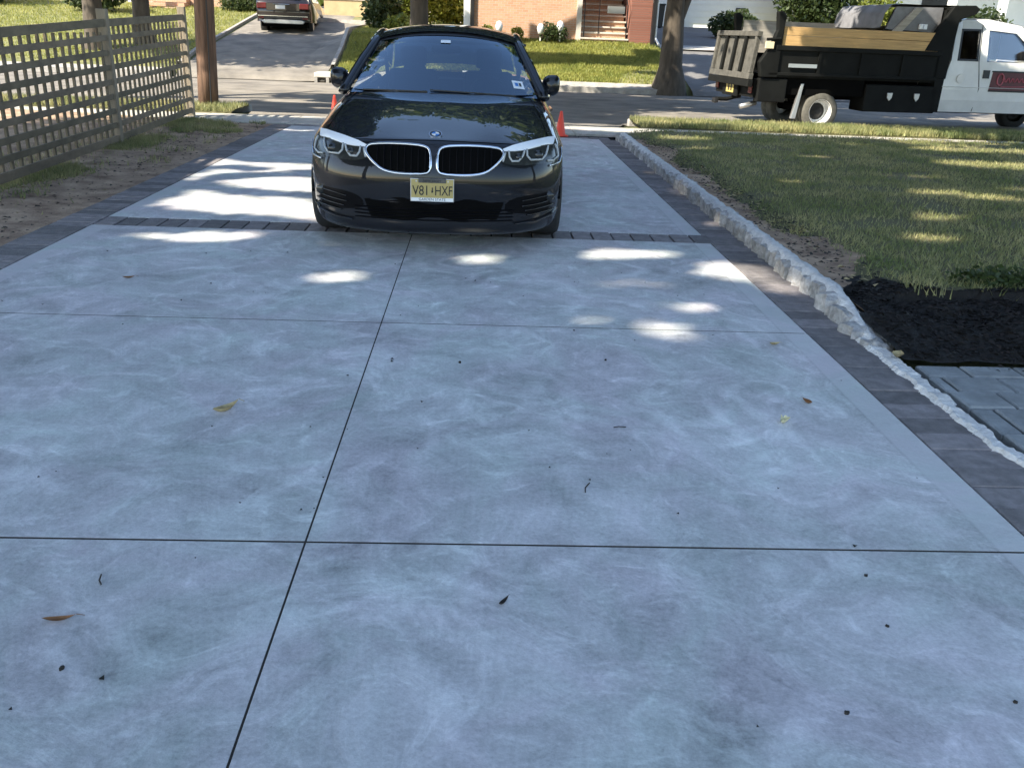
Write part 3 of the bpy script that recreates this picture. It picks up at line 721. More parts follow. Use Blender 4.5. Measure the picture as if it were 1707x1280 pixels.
MB().box(-.32, .32, -.32, .32, .951, 1.02).build('lid', 'trim', b_, bevel=.02)
for s_ in (-1, 1): MB().lathe([(0, -.03), (.1, -.03), (.1, .03), (0, .03)], 12, 'x', (s_*.27, .25, .1)).build('wheel', 'rubber', b_)
for i_, (x, hgt, l_) in enumerate([(.62, .42, 'round white garden lamp beside the house corner post'), (2.05, .4, 'white garden lamp in the middle of the brick wall'), (2.72, .5, 'white garden lamp nearest the railed steps')]):
    t = empty('garden_lamp', (x-.05, 32.1, 1.2), 0, l_, 'garden lamp', 'white garden lamps in front of the brick wall')
    MB().tube([(0, 0, 0), (0, 0, hgt-.1)], .02, 6).build('stake', 'white', t)
    MB().lathe([(0, hgt-.2), (.09, hgt-.17), (.13, hgt), (.09, hgt+.13), (0, hgt+.17)], 12).build('lamp_globe', 'white', t, smooth=True)

# ------------------------------------------------------------ leaves
def leafcards(P, size, asp=.6):
    n_ = len(P); P = np.asarray(P)
    u = RS.randn(n_, 3); u /= np.linalg.norm(u, axis=1)[:, None]; w_ = RS.randn(n_, 3); v = np.cross(u, w_); v /= np.linalg.norm(v, axis=1)[:, None]
    s = (size*(.6+.8*RS.rand(n_)))[:, None]*.5
    V = np.stack([P-u*s, P+v*s*asp-u*s*.1, P+u*s, P-v*s*asp-u*s*.1], 1).reshape(-1, 3)
    return V, np.arange(n_*4).reshape(-1, 4)
LIT = [(1.03, 4.37, .22, .24), (.63, 4.53, .15, .12), (1.22, 4.82, .27, .15), (-.87, 5.28, .25, .2), (-.75, 5.55, .2, .08), (1.76, 5.7, .34, .34), (1.14, 6.15, .4, .2), (.85, 5.95, .3, .12),
       (.02, 5.82, .26, .17), (-2.1, 6.2, .55, .2), (-1.75, 6.4, .35, .16), (-2.0, 7.5, .85, .5), (-1.7, 8.6, .9, .5), (-1.95, 9.75, .75, .32), (-2.5, 8.0, .3, .2), (-1.0, 6.12, .25, .1), (-.11, 6.08, .2, .09), (-1.45, 6.05, .18, .09),
       (1.6, 4.1, .09, .09), (1.98, 5.3, .2, .25), (2.0, 7.2, .14, .3), (2.05, 8.8, .15, .4), (2.0, 10.2, .1, .4), (1.0, 5.3, .3, .12), (-2.3, 11.2, .2, .1), (-1.7, 11.3, .22, .1),
       (3.1, 13.2, .5, .35), (7.6, 12.9, 1.3, .38), (6.9, 11.1, 1.1, .42), (5.2, 8.6, .4, .22), (4.4, 11.4, .35, .14), (9.0, 12.0, .8, .3), (3.6, 6.6, .3, .16), (4.2, 7.5, .35, .12), (5.6, 13.1, .5, .12), (3.0, 11.9, .5, .1), (6.0, 9.3, .5, .12), (5.0, 10.0, .6, .1),
       (-3.4, 15.2, .9, .25), (2.2, 14.9, 1.0, .4), (3.2, 15.9, .7, .4), (5.8, 16.1, .7, .25), (-2.9, 9.9, .35, .3),
       (-6.0, 25.6, 4.2, 3.0), (-9.5, 22, 4.5, 5.5), (-7, 30.5, 3.2, 1.0), (-6.0, 20.8, 1.2, .5), (3.2, 29.0, 3.0, 1.0), (1.0, 27.9, 1.5, .5), (-9, 17, 1.5, 1.2),
       (-.66, 6.42, .30, .22), (12.4, 20.9, 2.0, 1.6), (-1.2, 7.1, .5, .3), (-.75, 6.9, .25, .2)]
def lit(x, y):  # ground spots kept sunny by leaving out the crown leaves that shade them
    for a, b, rx, ry in LIT:
        if ((x-a)/rx)**2+((y-b)/ry)**2 < 1: return True
    if y > 31.6 and x < 6.2: return True
    if y > 33 and x > 8: return True
    if y > 33: return True
    if 4.3 < y < 6.5 and -2.6 < x < 1.9 and noise.noise(Vector((x*4.3, y*5.5, 5))) > .42: return True
    if 15.5 < y < 31 and not (9.8 < x < 16 and 18 < y < 23): 
        n_ = noise.noise(Vector((x*.55, y*1.6, 3)))
        if n_ > (.47 if x > -1 else .22): return True
        if y > 27.6 and x > 7.0 and noise.noise(Vector((x*.5, y*.9, 9))) > .1: return True
    if 6 < y < 14.2 and x > 2.2 and noise.noise(Vector((x*1.1, y*2.0, 21))) > .47: return True
    if 8 < y < 14 and -3 < x < -1.3 and noise.noise(Vector((x*1.6, y*2.0, 27))) > .30: return True
    return False
def crown(name, par, c, r, n_, size, mat='leaf', z0=0.0, masked=True):
    P = []; c = Vector(c); tries = 0; k = 0
    # clumpy filling of an ellipsoid
    cl = []
    for _ in range(70):
        d = Vector([random.gauss(0, 1) for _ in range(3)]).normalized()*random.uniform(.25, .98); cl.append((Vector((d.x*r[0], d.y*r[1], d.z*r[2])), random.uniform(.22, .4)))
    while len(P) < n_ and tries < n_*6:
        tries += 1
        if random.random() < .55:
            d = Vector([random.gauss(0, 1) for _ in range(3)]).normalized()*random.random()**.33
            p = Vector((d.x*r[0], d.y*r[1], d.z*r[2]))
        else:
            q_, s = random.choice(cl); d = Vector([random.gauss(0, .45) for _ in range(3)]); p = q_+Vector((d.x*r[0]*s, d.y*r[1]*s, d.z*r[2]*s*1.2))
        p = p+c
        if masked:
            gz = z0; gx, gy = p.x+SX*(p.z-gz), p.y+SY*(p.z-gz)
            if lit(gx, gy): continue
            gz = .9 if gy > 30 else 0
            gx, gy = p.x+SX*(p.z-gz), p.y+SY*(p.z-gz)
            if 28 < gy and lit(gx+SX*-.35, gy-SY*.35): continue
            if gy > 31.8 and gx < 6.2: continue
        P.append(tuple(p))
    if not P: P = [(c.x, c.y, c.z)]
    V, Fc = leafcards(P, size); me = np_mesh(name, V, Fc, mat); return link(name, me, par)
def trunk(par, pts, rad, nm='trunk', n=14):
    P_ = []; rr = []
    K = 5
    for i in range(len(pts)-1):
        for k in range(K):
            t = k/K; p = Vector(pts[i]).lerp(Vector(pts[i+1]), t); r_ = rad[i]+(rad[i+1]-rad[i])*t
            j = Vector((noise.noise(p*.9), noise.noise(p*.9+Vector((7, 0, 0))), 0))*r_*.25; P_.append(p+j); rr.append(r_*(1+.08*noise.noise(p*2.3)))
    P_.append(Vector(pts[-1])); rr.append(rad[-1])
    return MB().tube(P_, rr, n).build(nm, 'bark', par, smooth=True)
def tree(base, hgt, rad, label, crowns, limbs=(), z=0, cat='tree', group=None, n=12000, size=.3, masked=True, lean=(0, 0), flare=1.35, mat='leaf', z0=0):
    t = empty('street_tree', (0, 0, 0), 0, label, cat, group); t.location = (base[0], base[1], z)
    trunk(t, [(0, 0, -.3), (0, 0, .12), (lean[0]*.1, lean[1]*.1, .6), (lean[0]*.5, lean[1]*.5, hgt*.5), (lean[0], lean[1], hgt)], [rad*flare*1.25, rad*flare, rad*1.05, rad*.92, rad*.7])
    for a, b in limbs:
        trunk(t, [a, tuple((Vector(a)+Vector(b))/2+Vector((0, 0, .5))), b], [rad*.55, rad*.36, rad*.12], 'limb', 9)
    for c, r in crowns:
        o = crown('crown', t, (c[0], c[1], c[2]), r, n, size, mat, z0, masked); o.location = (-base[0], -base[1], -z)
    return t
# trees in view : trunks across the street
tree((-2.03, 30.0), 5.2, .29, 'straight dark tree trunk rising behind the roof of the black sedan', [((-2, 26.6, 7.4), (3.6, 2.6, 2.3)), ((-4.5, 26.4, 7.2), (2.6, 2.4, 2))], [((0, 0, 4.4), (-2.4, -1.5, 7)), ((0, 0, 4.8), (1.7, -1, 7.5))], z=.45, size=.34, n=14000)
tree((5.85, 28.35), 3.4, .34, 'large forked tree with flared base on the far verge left of the dump truck', [((5.2, 26.2, 8.8), (4.4, 2.6, 2.4)), ((9.5, 26.2, 8.4), (3.4, 2.6, 2.2))], [((0, 0, 1.65), (1.5, .2, 5.5)), ((-.05, 0, 2.2), (-1.3, -.6, 6.5)), ((0, 0, 3.2), (.3, -.8, 7.5))], z=0.03, size=.34, lean=(-.05, 0), flare=1.5, n=14000)
tree((-12.6, 30.8), 5, .3, 'dark tree trunk seen above the middle fence post', [((-13, 28, 7.5), (4, 3, 2.6))], [((0, 0, 4.5), (2, -2, 7))], z=.3, masked=False, size=.36, n=8000)
tree((-11.4, 31.8), 5, .27, 'grey tree trunk right of the middle fence post beyond the street', [((-9.5, 29, 7.6), (3, 2.6, 2.3))], [((0, 0, 4.5), (1, -2, 7))], z=.55, masked=False, size=.36, n=8000)
# trees outside the picture, crowns placed and thinned to throw the wanted shade
tree((-9.5, -3), 6, .4, 'tall leafy tree outside the left of the picture whose crown shades the near slab', [((-8, 0, 7.6), (5.8, 5.8, 2.8)), ((-5.5, -3, 8.6), (4.5, 4, 2.2)), ((-10, 1, 6.5), (4, 5, 2))], [((0, 0, 5), (3, 3, 7.5)), ((0, 0, 5), (-1, 3, 7))], n=26000, size=.3)
tree((-9.6, 8), 6, .36, 'unseen leafy tree beyond the left of the fence, placed to shade the parked car', [((-5.9, 5.2, 8.8), (4.4, 5.2, 2.4)), ((-9.5, 6, 7.0), (4.0, 5.0, 2.2))], [((0, 0, 5), (3, 0, 8.5)), ((0, 0, 5), (-1, -2, 7))], n=26000, size=.3)
tree((8.2, 4.5), 4.2, .3, 'leafy tree at the right of the lawn outside the picture', [((5.9, 7.2, 5.3), (3.4, 6.0, 1.4)), ((8, 5.5, 6.5), (4.5, 6, 2))], [((0, 0, 3.2), (-3, 3, 5.4)), ((0, 0, 3.4), (1, 2, 6))], n=34000, size=.28)
tree((-11.5, 17.6), 5.5, .34, 'unseen street tree left of the utility pole, spread to shade the street', [((-6.0, 20.6, 5.6), (5.6, 4.2, 1.5)), ((-9.5, 19, 7), (3.5, 4, 2)), ((-7, 15.5, 6.4), (4, 3, 1.5)), ((1.2, 21.2, 6.4), (6.2, 3.6, 2.0))], [((0, 0, 4.5), (4.5, .5, 7.5)), ((0, 0, 5), (0, 2, 7.5)), ((3, .3, 6), (11, 3, 5))], n=20000, size=.34)
tree((13.5, 14.9), 4.6, .32, 'unseen street tree past the right side of the lawn, placed for its shade', [((7.4, 14.6, 6.0), (5.4, 3.4, 1.7)), ((12.5, 16, 7), (4, 3.6, 2.2))], [((0, 0, 3.4), (-5, 0, 6)), ((0, 0, 4), (1, 1, 6.5))], n=22000, size=.3)

def shrub(name, loc, r, n_, size, mat, label, cat='shrub', group=None):
    t = empty(name, loc, 0, label, cat, group)
    P = []
    for _ in range(n_):
        d = Vector([random.gauss(0, 1) for _ in range(3)]).normalized(); k = random.random()**.4*(1+.28*noise.noise(d*2.2+Vector(loc)))
        P.append((d.x*r[0]*k, d.y*r[1]*k, r[2]*.9+d.z*r[2]*k))
    V, Fc = leafcards(P, size); link('foliage', np_mesh('foliage', V, Fc, mat), t)
    MB().tube([(0, 0, -.1), (0, 0, r[2])], .03+.02*r[0], 6).build('stem', 'bark', t)
    return t
shrub('garden_shrub', (-3.7, 35.2, 1.1), (.75, .8, .95), 2600, .16, 'leafd', 'rounded green shrub at the corner of the side road behind the sedan')
shrub('garden_shrub', (-2.9, 34.0, 1.1), (.7, .7, .42), 1800, .14, 'leafy', 'low yellow green shrub left of the straight tree trunk')
shrub('garden_shrub', (-2.9, 38.5, 1.3), (1.4, 1.0, 1.9), 5000, .2, 'leafy', 'tall bright green shrub behind the low hedge')
shrub('garden_shrub', (-1.2, 39.5, 1.4), (1.3, 1.0, 1.6), 5000, .2, 'leafy', 'bright green shrub left of the white corner board')
for i_, (x, r_, l_) in enumerate([(-1.55, .3, 'small shrub just right of the straight tree trunk'), (-1.05, .28, 'small shrub midway between tree trunk and white corner board'), (-.7, .22, 'small shrub touching the white corner board')]):
    shrub('border_shrub', (x, 33.4, 1.25), (r_, .3, r_*.8), 500, .1, 'leafy' if i_ != 1 else 'leafd', l_, group='small shrubs along the front of the garden')
for x, r_, mt_, l_ in [(.15, .24, 'leafy', 'small yellow green bush right of the downspout'), (1.2, .22, 'leafy', 'small round bush between the first two garden lamps'), (2.35, .33, 'leafd', 'dark red tinged bush in the middle of the brick wall bed'), (2.75, .3, 'leafd', 'dark green bush under the garden lamp by the steps')]:
    shrub('foundation_bush', (x-.1 if x > 1.5 else x, 32.15, 1.2), (r_, .25, r_), 500, .09, mt_, l_, 'bush', 'bushes along the brick wall')
shrub('garden_shrub', (10.4, 38.3, 1.45), (1.0, .9, .62), 3000, .16, 'leafd', 'wide dark green shrub behind the dump truck tailgate')
shrub('garden_shrub', (15.3, 42.6, 2.2), (2.0, 1.0, 1.2), 5000, .2, 'leafd', 'dark green shrub behind the dump truck bed')
shrub('garden_shrub', (17.8, 42.0, 2.1), (1.2, .8, .8), 3000, .16, 'leafy', 'yellow green shrub behind the dump truck cab shield')
shrub('garden_shrub', (-22.0, 40.2, 1.6), (3.4, 1.2, 1.5), 6000, .2, 'leafd', 'dark hedge at the top left corner behind the fence')
shrub('garden_shrub', (-15.7, 38.8, 1.6), (1.3, .8, .8), 3000, .16, 'leafd', 'dark shrub between the two trunks above the fence')
shrub('garden_shrub', (-10.3, 40.9, 1.75), (1.1, .5, .4), 2000, .12, 'leafd', 'low shrub at the foot of the left brick house')
shrub('garden_shrub', (18.0, 33.8, 1.3), (1.4, .9, .9), 3000, .16, 'leafd', 'dark shrub right of the dump truck cab')
shrub('low_plant', (3.25, 5.12, .05), (.34, .16, .09), 700, .045, 'leafd', 'low dark leafy plant at the edge of the black mulch bed', 'plant')
# far wood as one mass
P = []
for _ in range(26000):
    x = random.uniform(-85, 85); y = random.uniform(56, 66); hgt = 7+3*noise.noise(Vector((x*.12, 0, 0)))+2*noise.noise(Vector((x*.5, 3, 0)))
    P.append((x, y, 2+random.random()*hgt))
V, Fc = leafcards(P, 1.1); o = link('far_woods', np_mesh('far_woods', V, Fc, 'leaf')); o['kind'] = 'stuff'
# ------------------------------------------------------------ black sedan
CAR = empty('sedan_car', (-.303, 5.88, 0), 0, 'black sedan facing the camera on the concrete driveway, yellow front plate', 'car')
SL = [0, .12, .26, .40, .54, .66, .76, .84, .895, .93]
def cplan(x): return float(np.interp(x, [0, .12, .26, .40, .54, .66, .76, .84, .895, .93], [0, .003, .015, .04, .085, .15, .235, .35, .48, .66]))
def lead_z(x): return float(np.interp(x, [0, .3, .5, .66, .8, .895, .93], [.755, .748, .735, .728, .725, .705, .675]))
def cowl_z(x): return float(np.interp(x, [0, .4, .66, .76, .84, .895, .93], [.985, .978, .955, .935, .90, .84, .72]))
def cowl_y(x): return float(np.interp(x, [0, .4, .66, .8, .93], [1.40, 1.46, 1.60, 1.72, 1.78]))
# rows of the face, bottom to leading edge : (z fraction or absolute, setback)
ROW = [(.130, .09), (.150, .03), (.21, .012), (.30, .022), (.40, .004), (.52, .004), (.61, .022), (.69, .055)]
rows_ = []
for z, sb in ROW:
    r_ = []
    for x in SL:
        y = cplan(x)+sb; xx = x
        if z > .55: y += .35*max(0, x-.3)*(z-.55)*1.0
        if z < .25: xx = x*(.985 if z > .18 else .96)
        zz = z + (0 if z < .6 else (lead_z(x)-.755)*((z-.52)/.23))
        r_.append((xx, y, zz))
    rows_.append(r_)
# leading edge and bonnet
def ylead(x): return cplan(x)+.105+.07*max(0, x-.3)
bt = [0, .05, .12, .25, .42, .62, .82, 1.0]
for t in bt:
    r_ = []
    for x in SL:
        y0, y1 = ylead(x), cowl_y(x); y = y0+(y1-y0)*t
        z = lead_z(x)+(cowl_z(x)-lead_z(x))*(1-(1-t)**1.5)
        xr = .36+.26*t
        z += .016*math.exp(-((x-xr)/.085)**2)*min(1, t*5)*(1-.5*t) - .012*math.exp(-((x-.05)/.22)**2)*(1-t)*min(1, t*6)
        z += .012*math.exp(-((x-.80)/.07)**2)*min(1, t*4)
        r_.append((x+.004*t*(x > .9), y, z))
    rows_.append(r_)
# waist and tail behind the cowl
for y, zc, xm in [(2.05, .985, 1.0), (2.8, 1.0, 1.0), (3.6, 1.015, 1.0), (4.15, 1.04, 1.0), (4.6, 1.03, .985), (4.84, .99, .96)]:
    rows_.append([(x*xm, y-(0 if y < 4.5 else .5*max(0, x-.6)**1.5*1.0), (zc-.05*(x/.9)**3 if x < .89 else zc-.13 if x < .92 else zc-.22)) for x in SL])
for z, y in [(.86, 4.93), (.6, 4.92), (.45, 4.95), (.28, 4.9)]:
    rows_.append([(x*.955, y-.55*max(0, x-.55)**1.5, z) for x in SL])
nf = len(ROW)
mb = MB(); mb.grid(rows_)
# flank : from the outer slice down to the sill
top = [r_[-1] for r_ in rows_[nf:nf+len(bt)+6]]
face = [r_[-1] for r_ in rows_[:nf+1]]       # bottom..lead
M_ = len(ROW)
fl = []
for i, p in enumerate(top):
    cl_ = []
    for mrow in range(M_+1):            # 0 = top
        src = face[M_-mrow]; fr = (face[M_][2]-src[2])/(face[M_][2]-face[0][2])
        z = p[2]-(p[2]-.165)*fr
        if i == 0: cl_.append(src); continue
        bul = float(np.interp(z, [.16, .25, .4, .6, .72, .85, .95], [.905, .925, .928, .936, .934, .915, .88]))
        if mrow == 0: x = p[0]
        else: x = bul*(1.0 if p[1] < 4.5 else p[0]/.934)
        cl_.append((x, p[1]+(0 if i > 1 else (src[1]-face[M_][1])*(1-i*.6)), z))
    fl.append(cl_)
mb.grid(fl)
body = mb.build('body', 'paint', CAR, smooth=True)
bm = bmesh.new(); bm.from_mesh(body.data); bmesh.ops.remove_doubles(bm, verts=bm.verts, dist=.002); bmesh.ops.recalc_face_normals(bm, faces=bm.faces); bm.to_mesh(body.data); bm.free()
md = body.modifiers.new('m', 'MIRROR'); md.use_axis[0] = True; md.use_clip = True; md.merge_threshold = .003
md = body.modifiers.new('s', 'SUBSURF'); md.levels = 3; md.render_levels = 3
bake(body)
body.data.polygons.foreach_set('use_smooth', [True]*len(body.data.polygons))
BV = BVHTree.FromPolygons([v.co.copy() for v in body.data.vertices], [tuple(p.vertices) for p in body.data.polygons])
def wrap(x, z, off=0):
    h_ = BV.ray_cast(Vector((x, -2, z)), Vector((0, 1, 0)))
    if h_[0] is None: return Vector((x, cplan(min(.93, abs(x))), z))
    n_ = h_[1]; n_ = n_ if n_.y < 0 else -n_
    return h_[0]+n_*off
def drop(x, y, off=0):
    h_ = BV.ray_cast(Vector((x, y, 1.35)), Vector((0, 0, -1)))
    if h_[0] is None: return Vector((x, y, .9))
    n_ = h_[1]; n_ = n_ if n_.z > 0 else -n_
    return h_[0]+n_*off
def sidew(y, z, s, off=0):
    h_ = BV.ray_cast(Vector((s*2, y, z)), Vector((-s, 0, 0)))
    if h_[0] is None: return Vector((s*.93, y, z))
    return h_[0]+Vector((s*off, 0, 0))
# cut the wheel arches and the cabin floor out of the shell
bm = bmesh.new(); bm.from_mesh(body.data)
WY = (.84, 3.815); WR = .350
kill = []
for f in bm.faces:
    c = f.calc_center_median()
    for wy in WY:
        if abs(c.x) > .58 and (c.y-wy)**2+(c.z-.33)**2 < WR**2 and c.z < .75: kill.append(f)
    if abs(c.x) < .70 and 1.66 < c.y < 4.0 and c.z > .8: kill.append(f)
bmesh.ops.delete(bm, geom=list(set(kill)), context='FACES')
for v in bm.verts:
    if v.is_boundary and abs(v.co.x) > .58:
        for wy in WY:
            d = Vector((v.co.y-wy, v.co.z-.33))
            if .8*WR < d.length < 1.2*WR and v.co.z < .8: d = d.normalized()*WR; v.co.y = wy+d.x; v.co.z = .33+d.y
bm.to_mesh(body.data); bm.free()

def smoothclosed(P, it=2):
    P = [Vector((p[0], 0, p[1])) for p in P]
    for _ in range(it):
        Q = []
        for i in range(len(P)):
            a, b = P[i], P[(i+1) % len(P)]; Q += [a*.75+b*.25, a*.25+b*.75]
        P = Q
    return [(p.x, p.z) for p in P]
def patch(name, outline, mat, off, par, ctr=None, rings=6, sm=2, thick=0, side=1):
    O = smoothclosed(outline, sm) if sm else outline
    cx = sum(p[0] for p in O)/len(O); cz = sum(p[1] for p in O)/len(O)
    if ctr: cx, cz = ctr
    n_ = len(O); vs = []; fs = []
    for k in range(rings):
        t = 1-k/rings
        for p in O: vs.append(wrap((cx+(p[0]-cx)*t)*side, cz+(p[1]-cz)*t, off))
    vs.append(wrap(cx*side, cz, off))
    for k in range(rings-1):
        for i in range(n_): fs.append((k*n_+i, k*n_+(i+1) % n_, (k+1)*n_+(i+1) % n_, (k+1)*n_+i))
    for i in range(n_): fs.append(((rings-1)*n_+i, (rings-1)*n_+(i+1) % n_, rings*n_))
    # skirt back to the body
    k0 = len(vs)
    for p in O: vs.append(wrap(p[0]*side, p[1], off))
    for p in O: vs.append(wrap(p[0]*side, p[1], -.01))
    for i in range(n_): fs.append((k0+i, k0+(i+1) % n_, k0+n_+(i+1) % n_, k0+n_+i))
    o = MB().add(vs, fs).build(name, mat, par, smooth=True)
    return o
def line(name, pts, r, mat, par, side=1, off=.004, closed=False, sub=6, flat=1, n=6, sm=0):
    if closed: P = smoothclosed(pts, sm)
    else: P = pts
    Q = []
    L = len(P)
    for i in range(L if closed else L-1):
        a, b = P[i], P[(i+1) % L]
        for k in range(sub): Q.append((a[0]+(b[0]-a[0])*k/sub, a[1]+(b[1]-a[1])*k/sub))
    if not closed: Q.append(P[-1])
    return MB().tube([wrap(x*side, z, off) for x, z in Q], r, n, closed=closed, flat=flat).build(name, mat, par, smooth=True)
#@TRACE
KID = [(0.462, 0.676), (0.452, 0.702), (0.410, 0.716), (0.266, 0.726), (0.118, 0.724), (0.052, 0.714), (0.024, 0.689), (0.020, 0.618), (0.026, 0.572), (0.055, 0.550), (0.187, 0.546), (0.286, 0.551), (0.350, 0.567), (0.402, 0.605), (0.446, 0.645)]
HL = [(0.853, 0.750), (0.775, 0.757), (0.632, 0.744), (0.520, 0.727), (0.453, 0.707), (0.448, 0.675), (0.454, 0.628), (0.519, 0.613), (0.592, 0.609), (0.675, 0.608), (0.766, 0.610), (0.848, 0.620), (0.871, 0.667), (0.859, 0.711)]
BROW = [(0.849, 0.748), (0.783, 0.754), (0.632, 0.743), (0.520, 0.727), (0.455, 0.707), (0.461, 0.695), (0.544, 0.695), (0.609, 0.698), (0.684, 0.710), (0.822, 0.717)]
FOG = [(0.807, 0.407), (0.753, 0.412), (0.588, 0.404), (0.490, 0.368), (0.480, 0.303), (0.584, 0.283), (0.752, 0.272), (0.819, 0.294)]
LOWER = [(-0.480, 0.389), (0.480, 0.389), (0.451, 0.294), (0.422, 0.232), (-0.422, 0.232), (-0.451, 0.294)]
RINGS = [[(0.834, 0.713), (0.850, 0.683), (0.856, 0.639), (0.815, 0.620), (0.773, 0.624)], [(0.778, 0.710), (0.760, 0.662), (0.730, 0.635), (0.649, 0.638), (0.625, 0.663), (0.622, 0.701)], [(0.607, 0.697), (0.594, 0.663), (0.565, 0.634), (0.520, 0.635), (0.502, 0.661), (0.497, 0.695)], [(0.474, 0.686), (0.466, 0.660), (0.457, 0.633)]]
#@END
for s in (-1, 1):
    k_ = patch('kidney_grille', KID, 'dark', .004, CAR, side=s, sm=1)
    line('grille_surround', KID, .0098, 'chrome', k_, s, .010, True, 3, 1.0, 8, 1)
    m_ = MB()
    for j in range(8):
        x = .058+j*.046; zs_ = []
        for i in range(len(KID)):
            (xa, za), (xb, zb) = KID[i], KID[(i+1) % len(KID)]
            if (xa-x)*(xb-x) < 0: zs_.append(za+(zb-za)*(x-xa)/(xb-xa))
        zt, zb = max(zs_)-.012, min(zs_)+.012
        m_.tube([wrap(x*s, zb+(zt-zb)*q_/5, .008) for q_ in range(6)], .006, 5)
    m_.build('grille_slats', 'slat', k_)
    h_ = patch('headlight', HL, 'lamphouse', .003, CAR, side=s, sm=1)
    patch('light_bar', BROW, 'drl', .010, h_, side=s, sm=0, rings=3)
    for ring in RINGS: line('lamp_ring', ring, .0075, 'hring', h_, s, .010, sub=4)
    for cx, w_, zc in ((.705, .055, .66), (.565, .042, .655)):
        MB().lathe([(0, -.010), (w_*.45, -.009), (w_*.62, .0), (w_*.68, .01)], 18, 'y', wrap(cx*s, zc, .004)).build('lamp_lens', 'lampglass', h_, smooth=True)
    line('headlight_trim', [(.893, .68), (.893, .63), (.87, .598), (.79, .590)], .007, 'chrome', h_, s, .008)
    f_ = patch('air_intake', FOG, 'slat', .003, CAR, side=s, sm=1)
    for j in range(3): line('intake_blade', [(.60+.02*j, .335-.032*j), (.72, .345-.034*j), (.84, .355-.036*j)], .0055, 'gloss', f_, s, .008)
    MB().lathe([(0, -.004), (.03, -.002), (.036, .004)], 16, 'y', wrap(.79*s, .385, .012)).build('fog_lamp', 'lampglass', f_, smooth=True)
    line('intake_trim', [(.60, .372), (.70, .386), (.80, .392)], .004, 'gloss', f_, s, .008)
    MB().tube([(s*.56, .0+cplan(.56)+.0, .218), (s*.70, cplan(.70)+.0, .225), (s*.82, cplan(.82)+.0, .245), (s*.87, cplan(.87)+.03, .275)], .012, 8, flat=.5).build('lip_blade', 'paint', CAR, smooth=True)
patch('lower_grille', LOWER, 'dark', .004, CAR, sm=1, rings=5)
m_ = MB()
for j in range(4): m_.tube([wrap(x, .24+.024*j, .008) for x in np.linspace(-.54, .54, 13)], .004, 4)
m_.build('lower_grille_bars', 'slat', CAR)
# shut lines
MB().tube([drop(x, ylead(abs(x))+.022, .0005) for x in np.linspace(-.80, .80, 41)], .0035, 5).build('bonnet_gap', 'dark', CAR)
for s in (-1, 1):
    MB().tube([drop(s*(.80-.10*t), ylead(.8)+.03+(1.62-ylead(.8)-.03)*t, .0003) for t in np.linspace(0, 1, 20)], .003, 5).build('bonnet_gap', 'dark', CAR)
    MB().tube([sidew(1.42+.1*math.sin(t*3), .25+.60*t, s, .0005) for t in np.linspace(0, 1, 14)], .003, 5).build('door_gap', 'dark', CAR)
    MB().tube([sidew(2.62, .25+.66*t, s, .0005) for t in np.linspace(0, 1, 14)], .003, 5).build('door_gap', 'dark', CAR)
    MB().tube([sidew(2.05+.09*i, .83, s, .022) for i in range(4)], .013, 6).build('door_handle', 'paint', CAR)
# roundel
e_ = drop(0, .225, .003); bn = Vector((0, -.42, .91)).normalized()
em = empty('emblem', (0, 0, 0)); em.parent = CAR; em.location = e_; em.rotation_euler = bn.to_track_quat('Z', 'Y').to_euler()
MB().lathe([(0, 0), (.043, 0), (.043, .004), (.040, .007), (.0, .0072)], 32).build('badge_ring', 'gloss', em)
MB().lathe([(.041, .0), (.041, .0085), (.044, .0085), (.045, 0)], 32).build('badge_rim', 'chrome', em)
for qd in range(4):
    a0 = qd*math.pi/2; pl = [(0, 0)]+[(.026*math.cos(a0+k*math.pi/16), .026*math.sin(a0+k*math.pi/16)) for k in range(9)]
    MB().prism(pl, .0073, .0085, 'z').build('badge_quarter', 'blue' if qd % 2 else 'white', em)
# front plate : buff with black characters
pl = empty('number_plate', (0, 0, 0)); pl.parent = CAR
pc = Vector((-.008, -.034, .452)); pl.location = pc; pl.rotation_euler = (R(-2), 0, 0); pl.scale = (.92, .92, .92)
MB().box(-.158, .158, 0, .006, -.083, .083).build('plate_frame', 'silver', pl, bevel=.003)
MB().box(-.152, .152, -.003, -.0005, -.077, .077).build('plate_face', 'plate', pl)
for sx_ in (-.115, .115): MB().lathe([(0, -.003), (.006, -.003), (.006, 0)], 10, 'y', (sx_, -.003, .064)).build('plate_screw', 'silver', pl)
MB().box(-.10, .10, -.008, -.0035, .052, .083).build('plate_tab', 'steel', pl, bevel=.002)
fr = R(90)
text('plate_text', 'NEW JERSEY', .024, 'ink', pl, (0, -.0095, .066), (fr, 0, 0), .0006)
text('plate_text', 'V81', .098, 'ink', pl, (-.082, -.0045, -.006), (fr, 0, 0), .0012, sx=.78)
text('plate_text', 'HXF', .098, 'ink', pl, (.082, -.0045, -.006), (fr, 0, 0), .0012, sx=.70)
MB().prism([(-.004, .018), (.006, .02), (.004, .002), (.008, -.01), (-.002, -.022), (-.007, -.008), (-.003, .004)], -.0055, -.0035, 'y').build('state_shape', 'ink', pl)
MB().box(-.152, .152, -.0062, -.0035, -.078, -.054).build('plate_strip', 'white', pl)
text('plate_text', 'GARDEN STATE', .026, 'ink', pl, (0, -.0066, -.066), (fr, 0, 0), .0006, sx=1.05)
